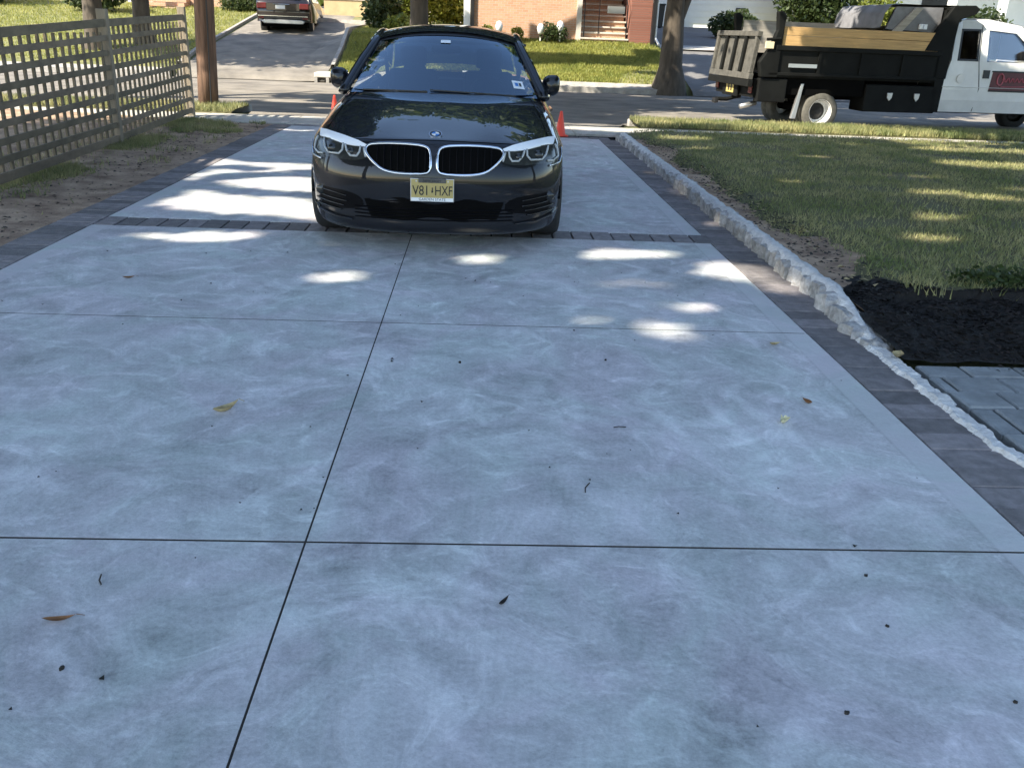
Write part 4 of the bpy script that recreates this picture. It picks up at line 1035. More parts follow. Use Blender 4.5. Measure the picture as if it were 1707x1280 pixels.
# ---- greenhouse
def rail(t):  # A pillar foot -> roof rail -> C pillar foot
    K = [(.835, 1.66, .945), (.745, 1.95, 1.13), (.655, 2.24, 1.305), (.625, 2.45, 1.372), (.615, 2.8, 1.415), (.615, 3.2, 1.40), (.63, 3.6, 1.325), (.675, 4.0, 1.16), (.72, 4.28, 1.04)]
    x = t*(len(K)-1); i = min(len(K)-2, int(x)); f = x-i
    def cr(a, b, c, d): return .5*((2*b)+(-a+c)*f+(2*a-5*b+4*c-d)*f*f+(-a+3*b-3*c+d)*f**3)
    P_ = [K[max(0, i-1)], K[i], K[i+1], K[min(len(K)-1, i+2)]]
    return Vector([cr(P_[0][j], P_[1][j], P_[2][j], P_[3][j]) for j in range(3)])
def top_surface(name, t0, t1, mat, bow, nrow=8, ncol=13, par=CAR, inset=0, dz=0, bowy=0):
    G_ = []
    for i in range(nrow+1):
        t = t0+(t1-t0)*i/nrow; p = rail(t); r_ = []
        for j in range(ncol+1):
            u = -1+2*j/ncol; k = 1-abs(u)**2.2
            b = bow(t)
            r_.append((u*(p.x-inset), p.y-b[0]*k, p.z+b[1]*k+dz))
        G_.append(r_)
    return MB().grid(G_).build(name, mat, par, smooth=True)
bowws = lambda t: (.24-.10*min(1, t/.3), .035+.05*min(1, t/.34))
ws = top_surface('windscreen', 0.0, .305, 'glass', bowws, inset=.02, dz=-.004)
top_surface('windscreen_border', .275, .315, 'trim', bowws, nrow=2, inset=.03, dz=.0005)
rf = lambda t: (float(np.interp(t, [.30, .5, .78], [.145, .02, -.12])), float(np.interp(t, [.30, .5, .78], [.088, .075, .06])))
top_surface('roof', .300, .78, 'paint', rf, nrow=16, inset=0.0, dz=.004)
top_surface('rear_window', .78, 1.0, 'glass', lambda t: (-.12-.1*(t-.78)/.22, .06), nrow=5, inset=.05, dz=-.002)
for s in (-1, 1):
    P_ = [rail(t) for t in np.linspace(0, 1, 30)]
    MB().tube([(p.x*s, p.y, p.z) for p in P_], [.040]*6+[.034]*24, 8, flat=.75).build('pillar', 'paint', CAR, smooth=True)
    MB().tube([(p.x*s-s*.038, p.y-.012, p.z+.010) for p in P_[:10]], .014, 6).build('pillar_trim', 'trim', CAR, smooth=True)
    G_ = []
    for t in np.linspace(.03, .93, 16):
        p = rail(t); by = p.y; G_.append([(p.x*s, p.y, p.z-.01), ((p.x*.45+.86*.55)*s, by, (p.z+.98)/2+.01), (.865*s, by, .965)])
    MB().grid(G_).build('side_window', 'darkglass', CAR, smooth=True)
    MB().tube([(s*.872, y, .965) for y in np.linspace(1.75, 4.1, 12)], .010, 6).build('window_trim', 'chrome', CAR)
    MB().prism([(3.95, .99), (4.28, 1.02), (4.05, 1.12), (3.7, 1.30)], s*.70-.02, s*.70+.02, 'x').build('rear_pillar', 'paint', CAR, bevel=.01)
    # mirror
    mr = empty('wing_mirror', (0, 0, 0)); mr.parent = CAR; mr.location = (s*.89, 1.93, 1.035)
    vs = []
    G_ = []
    for i in range(13):
        a = i/12*math.pi
        G_.append([(s*.01+.078*math.copysign(abs(math.cos(b))**.65, math.cos(b))*math.sin(a)**.6, -.075*math.cos(a)+.02, .088*math.copysign(abs(math.sin(b))**.75, math.sin(b))*math.sin(a)**.6+.012*math.cos(b)*s*math.sin(a)) for b in [2*math.pi*k/18 for k in range(19)]])
    MB().grid(G_).build('mirror_shell', 'paint', mr, smooth=True)
    MB().box(-.06+s*.01, .06+s*.01, .085, .10, -.055, .06).build('mirror_glass', 'chrome', mr, bevel=.01)
    MB().tube([(-s*.10, .0, -.09), (-s*.06, 0, -.08), (-s*.03, 0, -.06)], [.028, .022, .03], 8, flat=.6).build('mirror_arm', 'trim', mr, smooth=True)
    # wheels
    for wy in WY:
        wh = empty('wheel', (0, 0, 0)); wh.parent = CAR; wh.location = (s*.80, wy, .335)
        MB().lathe([(.235, -.11), (.31, -.115), (.332, -.085), (.336, 0), (.332, .085), (.31, .115), (.235, .11), (.225, 0), (.235, -.11)], 36, 'x').build('tyre', 'rubber', wh, smooth=True)
        MB().lathe([(.232, -.10), (.225, -.09), (.215, -.02), (.218, .09), (.234, .10)], 36, 'x').build('rim', 'silver', wh, smooth=True)
        m_ = MB()
        for k in range(10):
            a = k*math.pi/5+(.12 if k % 2 else -.12); c, d = math.cos(a), math.sin(a)
            m_.tube([(s*.07, .04*c, .04*d), (s*.085, .13*c, .13*d), (s*.075, .222*c, .222*d)], [.02, .014, .016], 6)
        m_.lathe([(0, s*.09), (.05, s*.085), (.06, s*.05)], 16, 'x'); m_.build('spokes', 'silver', wh)
    for wy in WY:
        m_ = MB(); A = [math.pi*k/16-.12*0 for k in range(17)]
        m_.grid([[(s*.90, wy+WR*math.cos(a), .33+WR*math.sin(a)), (s*.55, wy+WR*math.cos(a), .33+WR*math.sin(a))] for a in A]); m_.build('wheel_housing', 'dark', CAR)
MB().box(-.66, .66, .30, 4.7, .125, .2).build('underbody', 'trim', CAR)
MB().box(-.42, .42, .28, .5, .16, .60).build('radiator', 'dark', CAR)
# interior
ib = MB(); ib.box(-.72, .72, 1.75, 4.2, .30, .36); ib.build('cabin_floor', 'interior', CAR)
MB().prism([(1.62, .86), (1.85, .93), (2.1, .955), (2.3, .93), (2.36, .80), (2.36, .4), (1.62, .4)], -.72, .72, 'x').build('dashboard', 'interior', CAR, bevel=.02)
MB().box(-.50, -.24, 2.14, 2.2, .93, 1.01).build('display_hood', 'interior', CAR, bevel=.02) if False else None
MB().lathe([(.17, -.012), (.182, 0), (.17, .012), (.16, 0), (.17, -.012)], 28, 'y', (0, 0, 0)).build('steering_wheel', 'interior', CAR).location = (.37, 2.42, .90)
MB().box(-.13, .13, 2.02, 2.06, 1.262, 1.322).build('rear_view_mirror', 'interior', CAR, bevel=.02)
for s in (-1, 1):
    st = empty('front_seat', (0, 0, 0)); st.parent = CAR; st.location = (s*.37, 2.95, .3)
    MB().box(-.25, .25, -.35, .2, 0, .28).build('seat_cushion', 'interior', st, bevel=.05)
    MB().box(-.25, .25, .10, .26, .2, .80, Matrix.Rotation(R(-14), 3, 'X'), (0, .15, .25)).build('seat_back', 'interior', st, bevel=.06)
    MB().box(-.13, .13, .30, .40, .80, .985).build('headrest', 'interior', st, bevel=.04)
MB().box(-.66, .66, 3.72, 3.9, .3, .98).build('rear_bench', 'interior', CAR, bevel=.05)
for x in (-.4, .4): MB().box(x-.12, x+.12, 3.78, 3.88, .981, 1.10).build('rear_headrest', 'interior', CAR, bevel=.04)
MB().box(-.7, .7, 2.5, 3.9, 1.33, 1.35).build('headliner', 'interior', CAR)
# toll tag and inspection sticker stuck on the glass
def onws(u, t, d=.006):
    p = rail(t); b = bowws(t); k = 1-abs(u)**2.2; return Vector((u*(p.x-.035), p.y-b[0]*k, p.z+b[1]*k-.004+d))
def wspanel(name, u0, u1, t0, t1, mat, d=.006):
    return MB().grid([[onws(u, t, d) for u in (u0, (u0+u1)/2, u1)] for t in (t0, (t0+t1)/2, t1)]).build(name, mat, CAR)
wspanel('toll_tag', -.075, .055, .222, .238, 'blush')
wspanel('inspection_sticker', .74, .86, .045, .078, 'blush')
wspanel('sticker_print', .765, .80, .055, .069, 'blue', .008)
wspanel('sticker_print', .81, .835, .055, .069, 'ink', .008)
# wipers
for x0, x1 in ((.55, -.10), (-.12, -.62)):
    MB().tube([onws(x0/.75 if abs(x0) < .65 else .9, .0, .008), onws((x0+x1)/1.5, .002, .010), onws(x1/.75, .008, .012)], .006, 5).build('wiper', 'trim', CAR)
MB().grid([[(x, y+(cowl_y(abs(x))-1.4)*1.0, z) for x in np.linspace(-.74, .74, 15)] for y, z in [(1.38, .972), (1.50, .966), (1.60, .945)]]).build('cowl_panel', 'trim', CAR, smooth=True)

# ------------------------------------------------------------ dark vehicle across the street, seen from behind
SV = empty('parked_car', (-7.35, 34.9, 1.05), R(3), 'dark sport utility car parked facing away on the far side road', 'car')
prof = [(0, .42), (.02, .55), (-.02, .72), (.0, .98), (.12, 1.12), (.38, 1.62), (.75, 1.72), (2.6, 1.76), (3.3, 1.10), (4.4, 1.0), (4.65, .8), (4.68, .42)]
m_ = MB(); G_ = []
for u in (-1, -.97, -.86, -.6, 0, .6, .86, .97, 1):
    G_.append([((u*(.97 if z < 1.1 else .97-.26*(z-1.1)/.6)), y+(abs(u)**4)*(.10 if y < 1 else -.1), z-(.03*abs(u)**4 if z > 1.6 else 0)) for y, z in prof])
m_.grid(G_)
for u in (-1, 1):
    m_.add([G_[0 if u < 0 else -1][k] for k in range(len(prof))], [tuple(range(len(prof)))])
sb = m_.build('body', 'suv', SV); 
bm = bmesh.new(); bm.from_mesh(sb.data); bmesh.ops.remove_doubles(bm, verts=bm.verts, dist=.002); bmesh.ops.bevel(bm, geom=[e for e in bm.edges if e.calc_face_angle(0) > .5], offset=.03, segments=2, affect='EDGES'); bmesh.ops.recalc_face_normals(bm, faces=bm.faces); bm.to_mesh(sb.data); bm.free()
sb.data.polygons.foreach_set('use_smooth', [True]*len(sb.data.polygons))
MB().box(-.86, .86, -.07, .1, .50, .60).build('bumper', 'trim', SV, bevel=.03)
MB().box(-.90, .90, -.085, .02, .602, .635).build('bumper_trim', 'chrome', SV, bevel=.01)
MB().prism([(-.78, .44), (-.70, .36), (.70, .36), (.78, .44), (.68, .5), (-.68, .5)], -.075, .05, 'y').build('skid_plate', 'silver', SV, bevel=.02)
MB().box(-.85, .85, .2, 4.4, .25, .42).build('underbody', 'dark', SV)
MB().box(-.26, .08, -.045, -.02, .86, .99).build('number_plate', 'white', SV, bevel=.01)
MB().box(-.6, .6, -.03, -.005, .80, 1.06).build('tailgate_panel', 'suv', SV, bevel=.02)
MB().tube([(-.35, -.05, 1.02), (.25, -.05, 1.02)], .014, 6).build('tailgate_handle', 'chrome', SV)
for s in (-1, 1):
    MB().box(s*.76-.18, s*.76+.18, -.03, .12, .86, 1.06).build('tail_light', 'red', SV, bevel=.03)
    MB().box(s*.80-.1, s*.80+.1, -.078, -.02, .52, .58).build('reflector', 'red', SV, bevel=.01)
    MB().grid([[(s*.955, 1.1, 1.14), (s*.955, 3.0, 1.14)], [(s*.80, 1.2, 1.55), (s*.80, 2.5, 1.58)]]).build('side_window', 'darkglass', SV)
    for wy in (.95, 3.75):
        wh = empty('wheel', (0, 0, 0)); wh.parent = SV; wh.location = (s*.84, wy, .35)
        MB().lathe([(.22, -.12), (.33, -.12), (.355, -.08), (.355, .08), (.33, .12), (.22, .12)], 24, 'x').build('tyre', 'rubber', wh, smooth=True)
        MB().lathe([(0, s*.09), (.2, s*.1), (.225, s*.12)], 20, 'x').build('rim', 'silver', wh)
MB().grid([[(-.62, .15, 1.2), (.62, .15, 1.2)], [(-.54, .36, 1.56), (.54, .36, 1.56)]]).build('rear_window', 'darkglass', SV)

# ------------------------------------------------------------ dump truck
TR = empty('dump_truck', (5.83, 18.1, -.215), 0.111, 'black bodied dump truck with white cab, plank sideboards and open tailgate on the street', 'truck')
W_ = 2.25
# chassis
for y in (.55, 1.55): MB().box(-.2, 6.4, y, y+.1, .62, .82).build('chassis_rail', 'dark', TR)
# dump body (near side local y = 0)
def wall(nm, poly, y0, y1, mt='blackpaint', bev=.012): return MB().prism(poly, y0, y1, 'y').build(nm, mt, TR, bevel=bev)
side = [(-.05, 1.58), (3.50, 1.58), (3.50, 1.10), (-.20, 1.02), (-.34, 1.30)]
for y0, y1, nm in ((0, .05, 'body_side'), (W_-.05, W_, 'body_side')):
    wall(nm, side, y0, y1)
for y0, y1 in ((-.05, .0), (W_, W_+.05)):
    MB().box(-.05, 3.5, y0-.002, y1, 1.53, 1.62).build('top_rail', 'blackpaint', TR, bevel=.01)
    MB().box(-.15, 3.5, y0+.01, y1, 1.06, 1.12).build('bottom_rail', 'blackpaint', TR, bevel=.01)
for x in (.9, 1.8, 2.7): MB().box(x-.03, x+.03, -.03, -.002, 1.125, 1.525).build('side_rib', 'blackpaint', TR)
MB().box(-.1, 3.5, .06, W_-.06, 1.02, 1.08).build('body_floor', 'blackpaint', TR)
MB().box(3.44, 3.5, .06, W_-.06, 1.08, 2.0).build('front_wall', 'blackpaint', TR)
MB().box(.25, .85, -.045, -.031, 1.22, 1.29).build('reflector_strip', 'silver', TR)
# rear posts
for y in (-.04, W_-.10):
    MB().prism([(-.30, 1.02), (.05, 1.02), (.05, 1.6), (.06, 1.95), (.08, 2.16), (-.02, 2.24), (-.10, 2.22), (-.06, 1.9), (-.16, 1.6), (-.36, 1.3)], y, y+.14, 'y').build('rear_post', 'blackpaint', TR, bevel=.015)
# plank sideboards
for y in (0.0, W_-.05):
    MB().box(.08, 3.46, y+.005, y+.045, 1.62, 1.80).build('side_plank', 'wood', TR, bevel=.004)
    MB().box(.08, 3.46, y+.005, y+.045, 1.806, 1.965).build('side_plank', 'wood' if y == 0 else 'oldwood', TR, bevel=.004)
# inner far board catches the eye
MB().box(.1, 3.4, W_-.1, W_-.06, 1.45, 2.1).build('inner_board', 'oldwood', TR)
# tailgate, hung open and ribbed
tg = empty('tailgate', (0, 0, 0)); tg.parent = TR; tg.location = (-.38, 0, 1.02)
tl = Matrix.Rotation(R(6), 3, 'Y')
def tbox(nm, y0, y1, z0, z1, x0, x1, mt): MB().box(x0, x1, y0, y1, z0, z1, tl, (0, 0, .76)).build(nm, mt, tg, bevel=.008)
tbox('gate_sheet', .06, 2.2, 0, .78, .0, .03, 'steel')
for i, y in enumerate(np.linspace(.06, 2.14, 5)):
    tbox('gate_rib', y, y+.10, .06, .74, -.06, -.002, 'steel' if i in (0, 4) else 'blackpaint')
tbox('gate_top_rail', .02, 2.24, .742, .84, -.07, .03, 'steel'); tbox('gate_bottom_rail', .02, 2.24, -.06, .055, -.07, .03, 'steel')
tbox('gate_sill', .0, 2.25, -.2, -.065, -.06, .04, 'blackpaint')
MB().tube([(-.28, -.06, 1.72), (.0, -.06, 1.74)], .03, 6).build('gate_latch', 'blackpaint', TR)
MB().box(-.30, -.12, -.075, -.045, 1.55, 1.68).build('marker_light', 'amber', TR, bevel=.01)
# rear underframe, plate, lights, hitch
MB().box(-.36, -.2, .1, W_-.1, .62, .98).build('rear_crossmember', 'blackpaint', TR, bevel=.01)
MB().box(-.30, .3, .0, .2, .55, 1.0).build('rear_side_skirt', 'blackpaint', TR, bevel=.02)
f_ = MB().box(-.44, -.40, .75, 1.55, .60, .98).build('plate_bracket', 'blackpaint', TR, bevel=.01)
MB().box(-.455, -.442, .92, 1.32, .66, .90).build('number_plate', 'plate', TR, bevel=.006)
MB().box(-.46, -.457, 1.0, 1.06, .70, .84).build('plate_mark', 'ink', TR); MB().box(-.46, -.457, 1.14, 1.2, .70, .84).build('plate_mark', 'ink', TR)
for y in (.12, W_-.3): MB().box(-.40, -.37, y, y+.16, .70, .84).build('tail_light', 'red', TR, bevel=.01)
MB().tube([(-.75, 1.1, .52), (-.5, 1.1, .52), (-.2, 1.1, .6)], .04, 8).build('hitch', 'blackpaint', TR)
MB().box(-.80, -.70, 1.02, 1.18, .44, .54).build('hitch_ball_mount', 'trim', TR, bevel=.02)
MB().tube([(-.45, .45, .42), (-.1, .5, .50)], .05, 10).build('exhaust_pipe', 'silver', TR, smooth=True)
# cab shield and rolled tarp
MB().prism([(2.25, 2.0), (2.20, 2.06), (2.30, 2.42), (2.42, 2.50), (4.0, 2.50), (4.13, 2.46), (4.12, 2.40), (3.9, 2.36), (3.62, 2.2), (3.55, 1.98)], .1, 1.0, 'y').build('cab_shield', 'tarp', TR, bevel=.03) if False else None
G_ = []
for x, z in [(2.2, 2.02), (2.24, 2.28), (2.36, 2.45), (2.6, 2.48), (3.2, 2.49), (3.8, 2.49), (4.12, 2.47)]:
    G_.append([(x+.02*math.sin(y*7), y, z+.025*noise.noise(Vector((x*3, y*3, 0)))) for y in np.linspace(.25, W_-.05, 9)])
MB().grid(G_).build('mesh_tarp', 'tarp', TR, smooth=True)
MB().prism([(2.3, 2.0), (3.45, 1.97), (3.45, 2.44), (2.45, 2.42)], .16, .20, 'y').build('shield_side', 'tarp', TR)
MB().prism([(2.42, 1.97), (2.62, 1.97), (2.98, 2.4), (2.84, 2.42)], .10, .155, 'y').build('tarp_fold', 'oldwood', TR)
for k in range(2): MB().box(2.98+k*.09, 3.05+k*.09, .09, .155, 2.02, 2.12).build('tie_down', 'blush', TR, bevel=.01)
MB().prism([(3.42, 1.1), (3.72, 1.1), (3.76, 2.22), (4.1, 2.34), (4.16, 2.44), (4.05, 2.50), (3.6, 2.48), (3.3, 2.0), (3.12, 1.62), (3.42, 1.62)], .0, .10, 'y').build('headboard_side', 'blackpaint', TR, bevel=.015)
MB().prism([(3.42, 1.1), (3.72, 1.1), (3.76, 2.22), (4.1, 2.34), (4.16, 2.44), (4.05, 2.50), (3.6, 2.48), (3.42, 2.0)], W_-.10, W_, 'y').build('headboard_side', 'blackpaint', TR, bevel=.015)
MB().box(3.5, 3.72, .11, W_-.11, 1.1, 2.4).build('headboard', 'blackpaint', TR)
MB().box(3.6, 4.1, .11, W_-.11, 2.38, 2.45).build('shield_plate', 'blackpaint', TR)
# under body box
tb = MB().box(2.02, 3.62, .02, .6, .42, .95).build('tool_box', 'blackpaint', TR, bevel=.02)
for x in (2.55, 3.15):
    MB().prism([(x-.06, .80), (x+.06, .80), (x+.05, .70), (x, .64), (x-.05, .70)], -.012, .018, 'y').build('latch', 'silver', TR, bevel=.006)
MB().box(-.15, 3.5, .62, .9, .60, 1.02).build('hoist_cover', 'dark', TR)
MB().box(-.15, 2.0, .08, .5, .70, 1.02).build('side_skirt', 'dark', TR)
MB().box(3.5, 3.7, .02, .6, .45, 1.1).build('skirt_end', 'blackpaint', TR)
# mud flap with stay
MB().prism([(.62, .92), (.68, .92), (.60, .24), (.50, .24)], .04, .12, 'y').build('mud_flap', 'silver', TR, bevel=.008)
# rear dual wheels, front wheels
def twheel(x, y, s, dual):
    wh = empty('wheel', (0, 0, 0)); wh.parent = TR; wh.location = (x, y, .385)
    for off in ((0, .27*s) if dual else (0,)):
        MB().lathe([(.225, -.11), (.34, -.12), (.385, -.08), (.39, 0), (.385, .08), (.34, .12), (.225, .11)], 36, 'y', (0, off, 0)).build('tyre', 'dusty' if dual else 'rubber', wh, smooth=True)
    MB().lathe([(.235, -.112*s), (.245, -.12*s), (.225, -.10*s), (.205, .06*s), (.12, .07*s), (.0, .06*s)] if dual else [(.235, -.112*s), (.22, -.1*s), (.14, -.12*s), (0, -.1*s)], 36, 'y').build('rim', 'whitecar' if dual else 'rubber', wh, smooth=False)
    MB().lathe([(0, -.03*s), (.06, -.02*s), (.13, .055*s), (.17, .06*s)], 16, 'y').build('hub', 'rubber', wh)
twheel(1.13, .18, 1, True); twheel(1.13, W_-.18, -1, True); twheel(6.88, .30, 1, False); twheel(6.88, W_-.30, -1, False)
MB().tube([(1.13, .3, .385), (1.13, W_-.3, .385)], .09, 10).build('axle', 'dark', TR)
# cab : profile with arched roof, doors, glass
cabp = [(3.66, .46), (3.66, .9), (3.80, 1.48), (3.86, 2.15), (3.98, 2.24), (4.6, 2.27), (5.3, 2.16), (5.75, 1.85), (6.05, 1.50), (6.9, 1.42), (7.0, 1.2), (7.05, .5)]
def cabx(z): return float(np.interp(z, [.4, .6, .95, 1.45, 2.2, 2.3], [.10, .03, .02, .06, .20, .34]))
m_ = MB(); rows2 = [.46, .7, .9, 1.2, 1.46]
G_ = [[(float(np.interp(z, [.46, .9, 1.48], [3.66, 3.66, 3.80])), cabx(z), z) for z in rows2], [(4.4, cabx(z), z) for z in rows2], [(5.2, cabx(z), z) for z in rows2], [(6.35, cabx(z)+.0, z) for z in rows2]]
m_.grid(G_); m_.grid([[(x, W_-y, z) for x, y, z in r_] for r_ in G_])
m_.grid([[(x, cabx(z) if z > 0 else 0, z), (x, W_-cabx(z), z)] for x, z in [(3.66, .46), (3.66, .9), (3.80, 1.46)]])
cab = m_.build('cab', 'whitecar', TR)
# upper cab sides with window openings built as frames
def cy(z, o=0): return cabx(z)+o
def quadz(nm, pts, mat, o=0, thick=.0, par=TR):
    vs = [(x, cy(z, o), z) for x, z in pts]; vs2 = [(x, cy(z, o)+.03, z) for x, z in pts]; n_ = len(pts)
    return MB().add(vs+vs2, [tuple(range(n_)), tuple(range(n_, 2*n_))[::-1]]+[(i, (i+1) % n_, n_+(i+1) % n_, n_+i) for i in range(n_)]).build(nm, mat, par)
for seg in ([(3.80, 1.46), (3.94, 1.46), (3.96, 1.52), (3.98, 2.0), (4.0, 2.04), (4.0, 2.24), (3.86, 2.15)],
            [(4.0, 2.04), (4.36, 2.05), (4.6, 2.06), (5.2, 2.02), (5.4, 2.08), (5.3, 2.16), (4.6, 2.265), (4.0, 2.24)],
            [(4.36, 1.46), (4.60, 1.46), (4.58, 2.06), (4.36, 2.05)],
            [(5.2, 2.02), (5.55, 1.75), (5.85, 1.46), (6.05, 1.50), (5.75, 1.85), (5.4, 2.1)]):
    quadz('cab_frame', seg, 'whitecar'); 
    MB().add([(x, W_-cy(z), z) for x, z in seg], [tuple(range(len(seg)))]).build('cab_frame', 'whitecar', TR)
MB().grid([[(x, y, z+.02*(1-((y-W_/2)/(W_/2))**2)) for y in np.linspace(cabx(z)+.0, W_-cabx(z), 9)] for x, z in [(3.86, 2.15), (3.93, 2.22), (4.1, 2.255), (4.6, 2.27), (5.3, 2.16), (5.42, 2.09)]]).build('roof', 'whitecar', TR, smooth=True)
MB().grid([[(3.80, .1, 1.46), (3.80, W_-.1, 1.46)], [(3.86, .2, 2.15), (3.86, W_-.2, 2.15)]]).build('rear_glass', 'glass', TR)
quadz('quarter_window', [(3.95, 1.47), (4.36, 1.47), (4.36, 2.05), (3.99, 2.04)], 'darkglass', .012)
quadz('window_seal', [(3.93, 1.46), (4.40, 1.46), (4.40, 1.50), (3.93, 1.50)], 'trim', -.004)
quadz('window_seal', [(3.93, 1.46), (3.975, 1.46), (4.0, 2.06), (3.965, 2.06)], 'trim', -.004)
quadz('window_seal', [(4.36, 1.46), (4.40, 1.46), (4.40, 2.06), (4.36, 2.06)], 'trim', -.004)
quadz('window_seal', [(3.965, 2.03), (4.40, 2.04), (4.40, 2.075), (3.97, 2.07)], 'trim', -.004)
quadz('door_window', [(4.60, 1.47), (5.8, 1.47), (5.5, 1.74), (5.2, 2.01), (4.6, 2.05)], 'lens', .012)
MB().grid([[(5.42, .3, 2.09), (5.42, W_-.3, 2.09)], [(6.05, .15, 1.5), (6.05, W_-.15, 1.5)]]).build('windscreen', 'lens', TR)
MB().grid([[(6.05, .08, 1.5), (6.05, W_-.08, 1.5)], [(7.3, .1, 1.46), (7.3, W_-.1, 1.46)], [(7.75, .12, 1.36), (7.75, W_-.12, 1.36)], [(7.8, .12, .75), (7.8, W_-.12, .75)]]).build('bonnet', 'whitecar', TR)
for y in (.03, W_-.08): MB().prism([(6.35, .5), (6.40, .5), (6.44, .75), (6.6, .95), (6.88, 1.02), (7.16, .95), (7.32, .75), (7.36, .55), (7.8, .55), (7.78, 1.36), (7.3, 1.45), (6.35, 1.49)], y, y+.05, 'y').build('wing', 'whitecar', TR, bevel=.01)
MB().box(7.8, 7.95, .1, W_-.1, .5, .75).build('front_bumper', 'silver', TR, bevel=.02)
MB().lathe([(0, -.012), (.085, -.01), (.09, .0)], 20, 'y', (4.06, cabx(1.0)-.004, 1.12)).build('fuel_flap', 'whitecar', TR)
MB().box(3.8, 6.3, .25, W_-.25, .7, 1.35).build('cab_interior', 'interior', TR)
for y in (.5, 1.4): MB().box(4.75, 4.95, y, y+.45, 1.3, 1.95, Matrix.Rotation(R(-8), 3, 'Y')).build('seat', 'interior', TR, bevel=.05)
MB().lathe([(.18, -.012), (.19, 0), (.18, .012), (.17, 0)], 20, 'x', (5.35, 1.65, 1.55)).build('steering_wheel', 'trim', TR)
for pts_ in ([(4.42, 2.16), (4.42, 1.46), (4.52, .95), (4.50, .48)],): MB().tube([(x, cy(z, -.001), z) for x, z in pts_], .007, 5).build('door_gap', 'dark', TR)
MB().tube([(x, cy(.95, -.004), .96) for x in (3.68, 5, 6.9)], .012, 6, flat=.5).build('body_crease', 'whitecar', TR)
quadz('door_handle', [(4.56, 1.14), (4.70, 1.14), (4.70, 1.30), (4.56, 1.30)], 'trim', -.02)
quadz('rocker', [(3.66, .44), (6.6, .44), (6.6, .5), (3.66, .5)], 'trim', .02)
sg_ = quadz('door_sign', [(4.74, .89), (6.2, .89), (6.2, 1.29), (4.78, 1.29)], 'magnet', -.008)
quadz('sign_border', [(4.74, .885), (6.2, .885), (6.2, .915), (4.74, .915)], 'ink', -.012)
quadz('sign_border', [(4.76, 1.265), (6.2, 1.265), (6.2, 1.295), (4.76, 1.295)], 'ink', -.012)
text('sign_script', 'Paving', .30, 'pink', TR, (5.22, cy(1.1, -.012), 1.12), (R(90), 0, 0), .001, sx=1.0, shear=.4) if False else None
# faint script flourish, not legible in the photograph
m_ = MB(); pts_ = []
for i in range(26):
    a = i/25*2*math.pi*1.15; pts_.append((4.97+.07*math.cos(a+1.6), cy(1.13, -.014), 1.13+.11*math.sin(a+1.6)))
m_.tube(pts_, .013, 5)
pts_ = [(5.02+i*.022, cy(1.12, -.014), 1.10+.05*math.sin(i*1.35)*math.exp(-i*.01)+.02) for i in range(38)]; m_.tube(pts_, .011, 5)
m_.tube([(5.0, cy(1., -.014), .985), (5.5, cy(1, -.014), 1.0), (6.0, cy(1, -.014), .98)], .008, 5)
m_.build('sign_script', 'pink', TR)
for s in (1,):
    MB().box(5.55, 5.7, -.28, -.06, 1.45, 1.78).build('door_mirror', 'trim', TR, bevel=.03)
    MB().tube([(5.6, -.05, 1.55), (5.65, .1, 1.5)], .02, 6).build('mirror_arm', 'trim', TR)
# ------------------------------------------------------------ fallen leaves, twigs and grit on the slab
def fallen(x, y, L, rz, mat, label, curl=.35, wid=.42, z=.001, cat='leaf', lobes=0):
    G_ = []
    n_ = 9
    for i in range(n_+1):
        t = i/n_; wv = wid*L*math.sin(math.pi*min(1, t*1.03))**.8*(1-.25*t)*(1+(.28*math.sin(t*19) if lobes else 0))
        lift = L*curl*(4*(t-.45)**2)*.35
        G_.append([(-L/2+L*t, u*wv*.5*(1-.3*curl), lift+abs(u)**1.4*wv*.5*curl*1.3+.0012) for u in (-1, -.5, 0, .5, 1)])
    m_ = MB(); m_.grid(G_); m_.tube([(L/2, 0, L*curl*.42+.001), (L*.72, L*.05, L*curl*.2+.002)], L*.012, 4)
    o = m_.build('fallen_leaf', mat, None, smooth=True); o.location = (x, y, z); o.rotation_euler = (0, 0, rz)
    tag(o, label, cat, 'fallen leaves on the driveway'); return o
fallen(-.99, 3.20, .115, .75, 'dleaf', 'curled tan leaf on the slab left of the long joint', .8, .42)
fallen(-1.055, 1.87, .085, .12, 'dleaf3', 'narrow orange brown leaf at the lower left of the slab', .5, .3)
fallen(-2.08, 5.10, .075, .2, 'dleaf3', 'small brown leaf on the left of the slab before the dark paver course', .5, .4)
fallen(1.28, 3.20, .058, .6, 'dleaf2', 'pale yellow crumpled leaf on the right of the slab', .9, .9, lobes=1)
fallen(1.45, 3.42, .055, 2.1, 'dleaf3', 'small brown leaf above the pale yellow leaf', .7, .6)
fallen(1.55, 4.18, .06, .1, 'dleaf', 'small tan leaf near the right end of the upper joint', .6, .5)
fallen(2.80, 3.9, .10, 1.3, 'dleaf2', 'yellow leaf standing on the flagstones at the mulch edge', 1.1, .7, z=.01)
fallen(2.11, 3.99, .10, .9, 'dleaf', 'olive tan leaf lying on the mortar strip', .5, .75, z=.02)
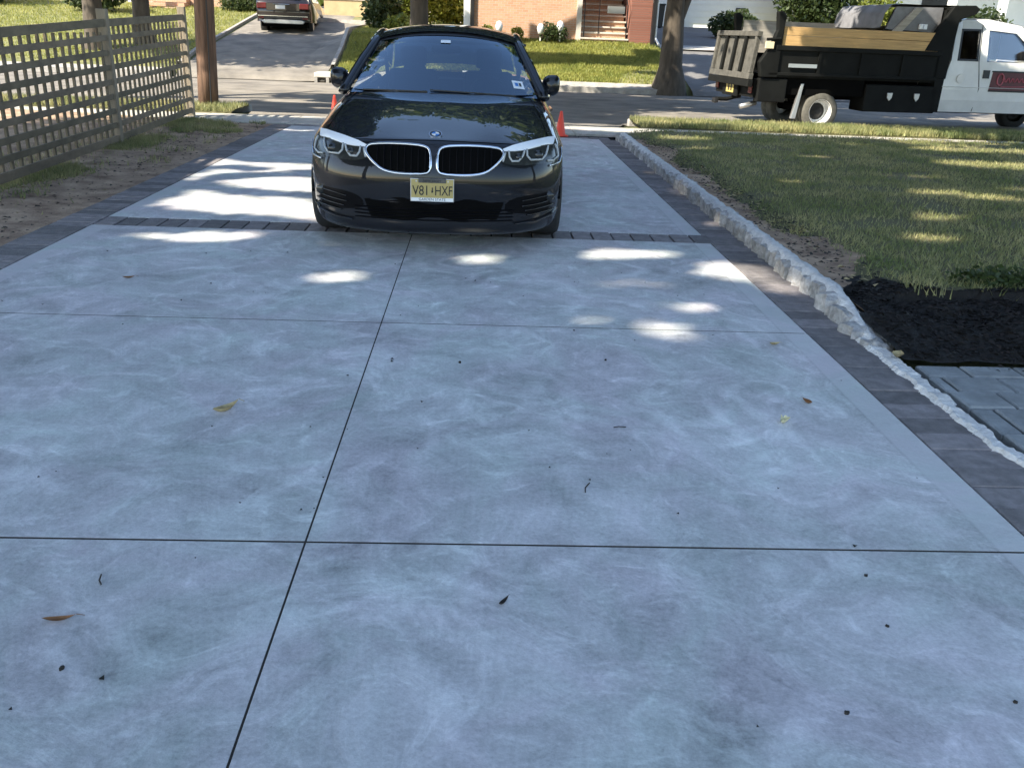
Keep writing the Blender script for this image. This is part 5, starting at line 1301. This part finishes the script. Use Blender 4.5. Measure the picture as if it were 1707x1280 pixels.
fallen(.094, 1.965, .045, .9, 'debris', 'tiny dark curled leaf in the middle of the near slab', .9, .4)
fallen(1.75, 2.0, .03, .9, 'dleaf', 'tiny tan leaf at the lower right of the slab', .9, .4) if False else None
def grit(x, y, s, lab):
    me = rock(s, s*.8, s*.7, s*.12, int(abs(x*1000))); me.name = 'pebble'; me.materials.clear(); me.materials.append(MAT['debris'])
    o = link('pebble', me, None, (x, y, s*.3), random.random()*3); tag(o, lab, 'pebble', 'dark pebbles scattered on the slab')
for x, y, s, lab in [(-.07, 3.81, .018, 'dark pebble just below the upper joint near the middle of the slab'), (.63, 3.89, .016, 'dark pebble right of centre below the upper joint'), (-.97, 1.69, .016, 'dark pebble at the lower left below the orange brown leaf'),
                     (.89, 1.56, .015, 'dark pebble near the bottom right of the slab'), (1.17, 2.12, .013, 'dark pebble just below the lower joint at the right'), (1.13, 1.885, .012, 'dark pebble right of the bottom centre'), (.52, 4.33, .014, 'dark pebble touching the upper joint'),
                     (1.32, 1.6, .013, 'dark pebble close to the right bottom corner')]:
    grit(x, y, s*.72, lab)
V = []
for _ in range(90):
    x = random.uniform(-2.8, 1.75); y = random.uniform(.9, 6.4); s = random.choice([.0035, .005, .005, .008]); a = random.random()*6
    c, d = math.cos(a)*s, math.sin(a)*s; V += [(x-c, y-d, .002), (x+d, y-c, .003+s*.7), (x+c, y+d, .002), (x-d, y+c, .003+s*.5)]
V = np.array(V); o = link('grit', np_mesh('grit', V, np.arange(len(V)).reshape(-1, 4), 'debris')); o['kind'] = 'stuff'
for i, (x, y, a, L, lab) in enumerate([(.585, 3.12, 0.05, .05, 'short dark twig right of centre on the slab'), (.40, 2.62, 1.2, .07, 'thin curved twig above the lower joint'), (-1.02, 2.05, 1.9, .05, 'tiny twig above the orange brown leaf')]):
    m_ = MB().tube([(-L/2, 0, .003), (-L*.1, L*.12, .004), (L/2, L*.05, .003)], .0022, 5); o = m_.build('twig', 'debris'); o.location = (x, y, .001); o.rotation_euler = (0, 0, a)
    tag(o, lab, 'twig', 'twigs on the slab')
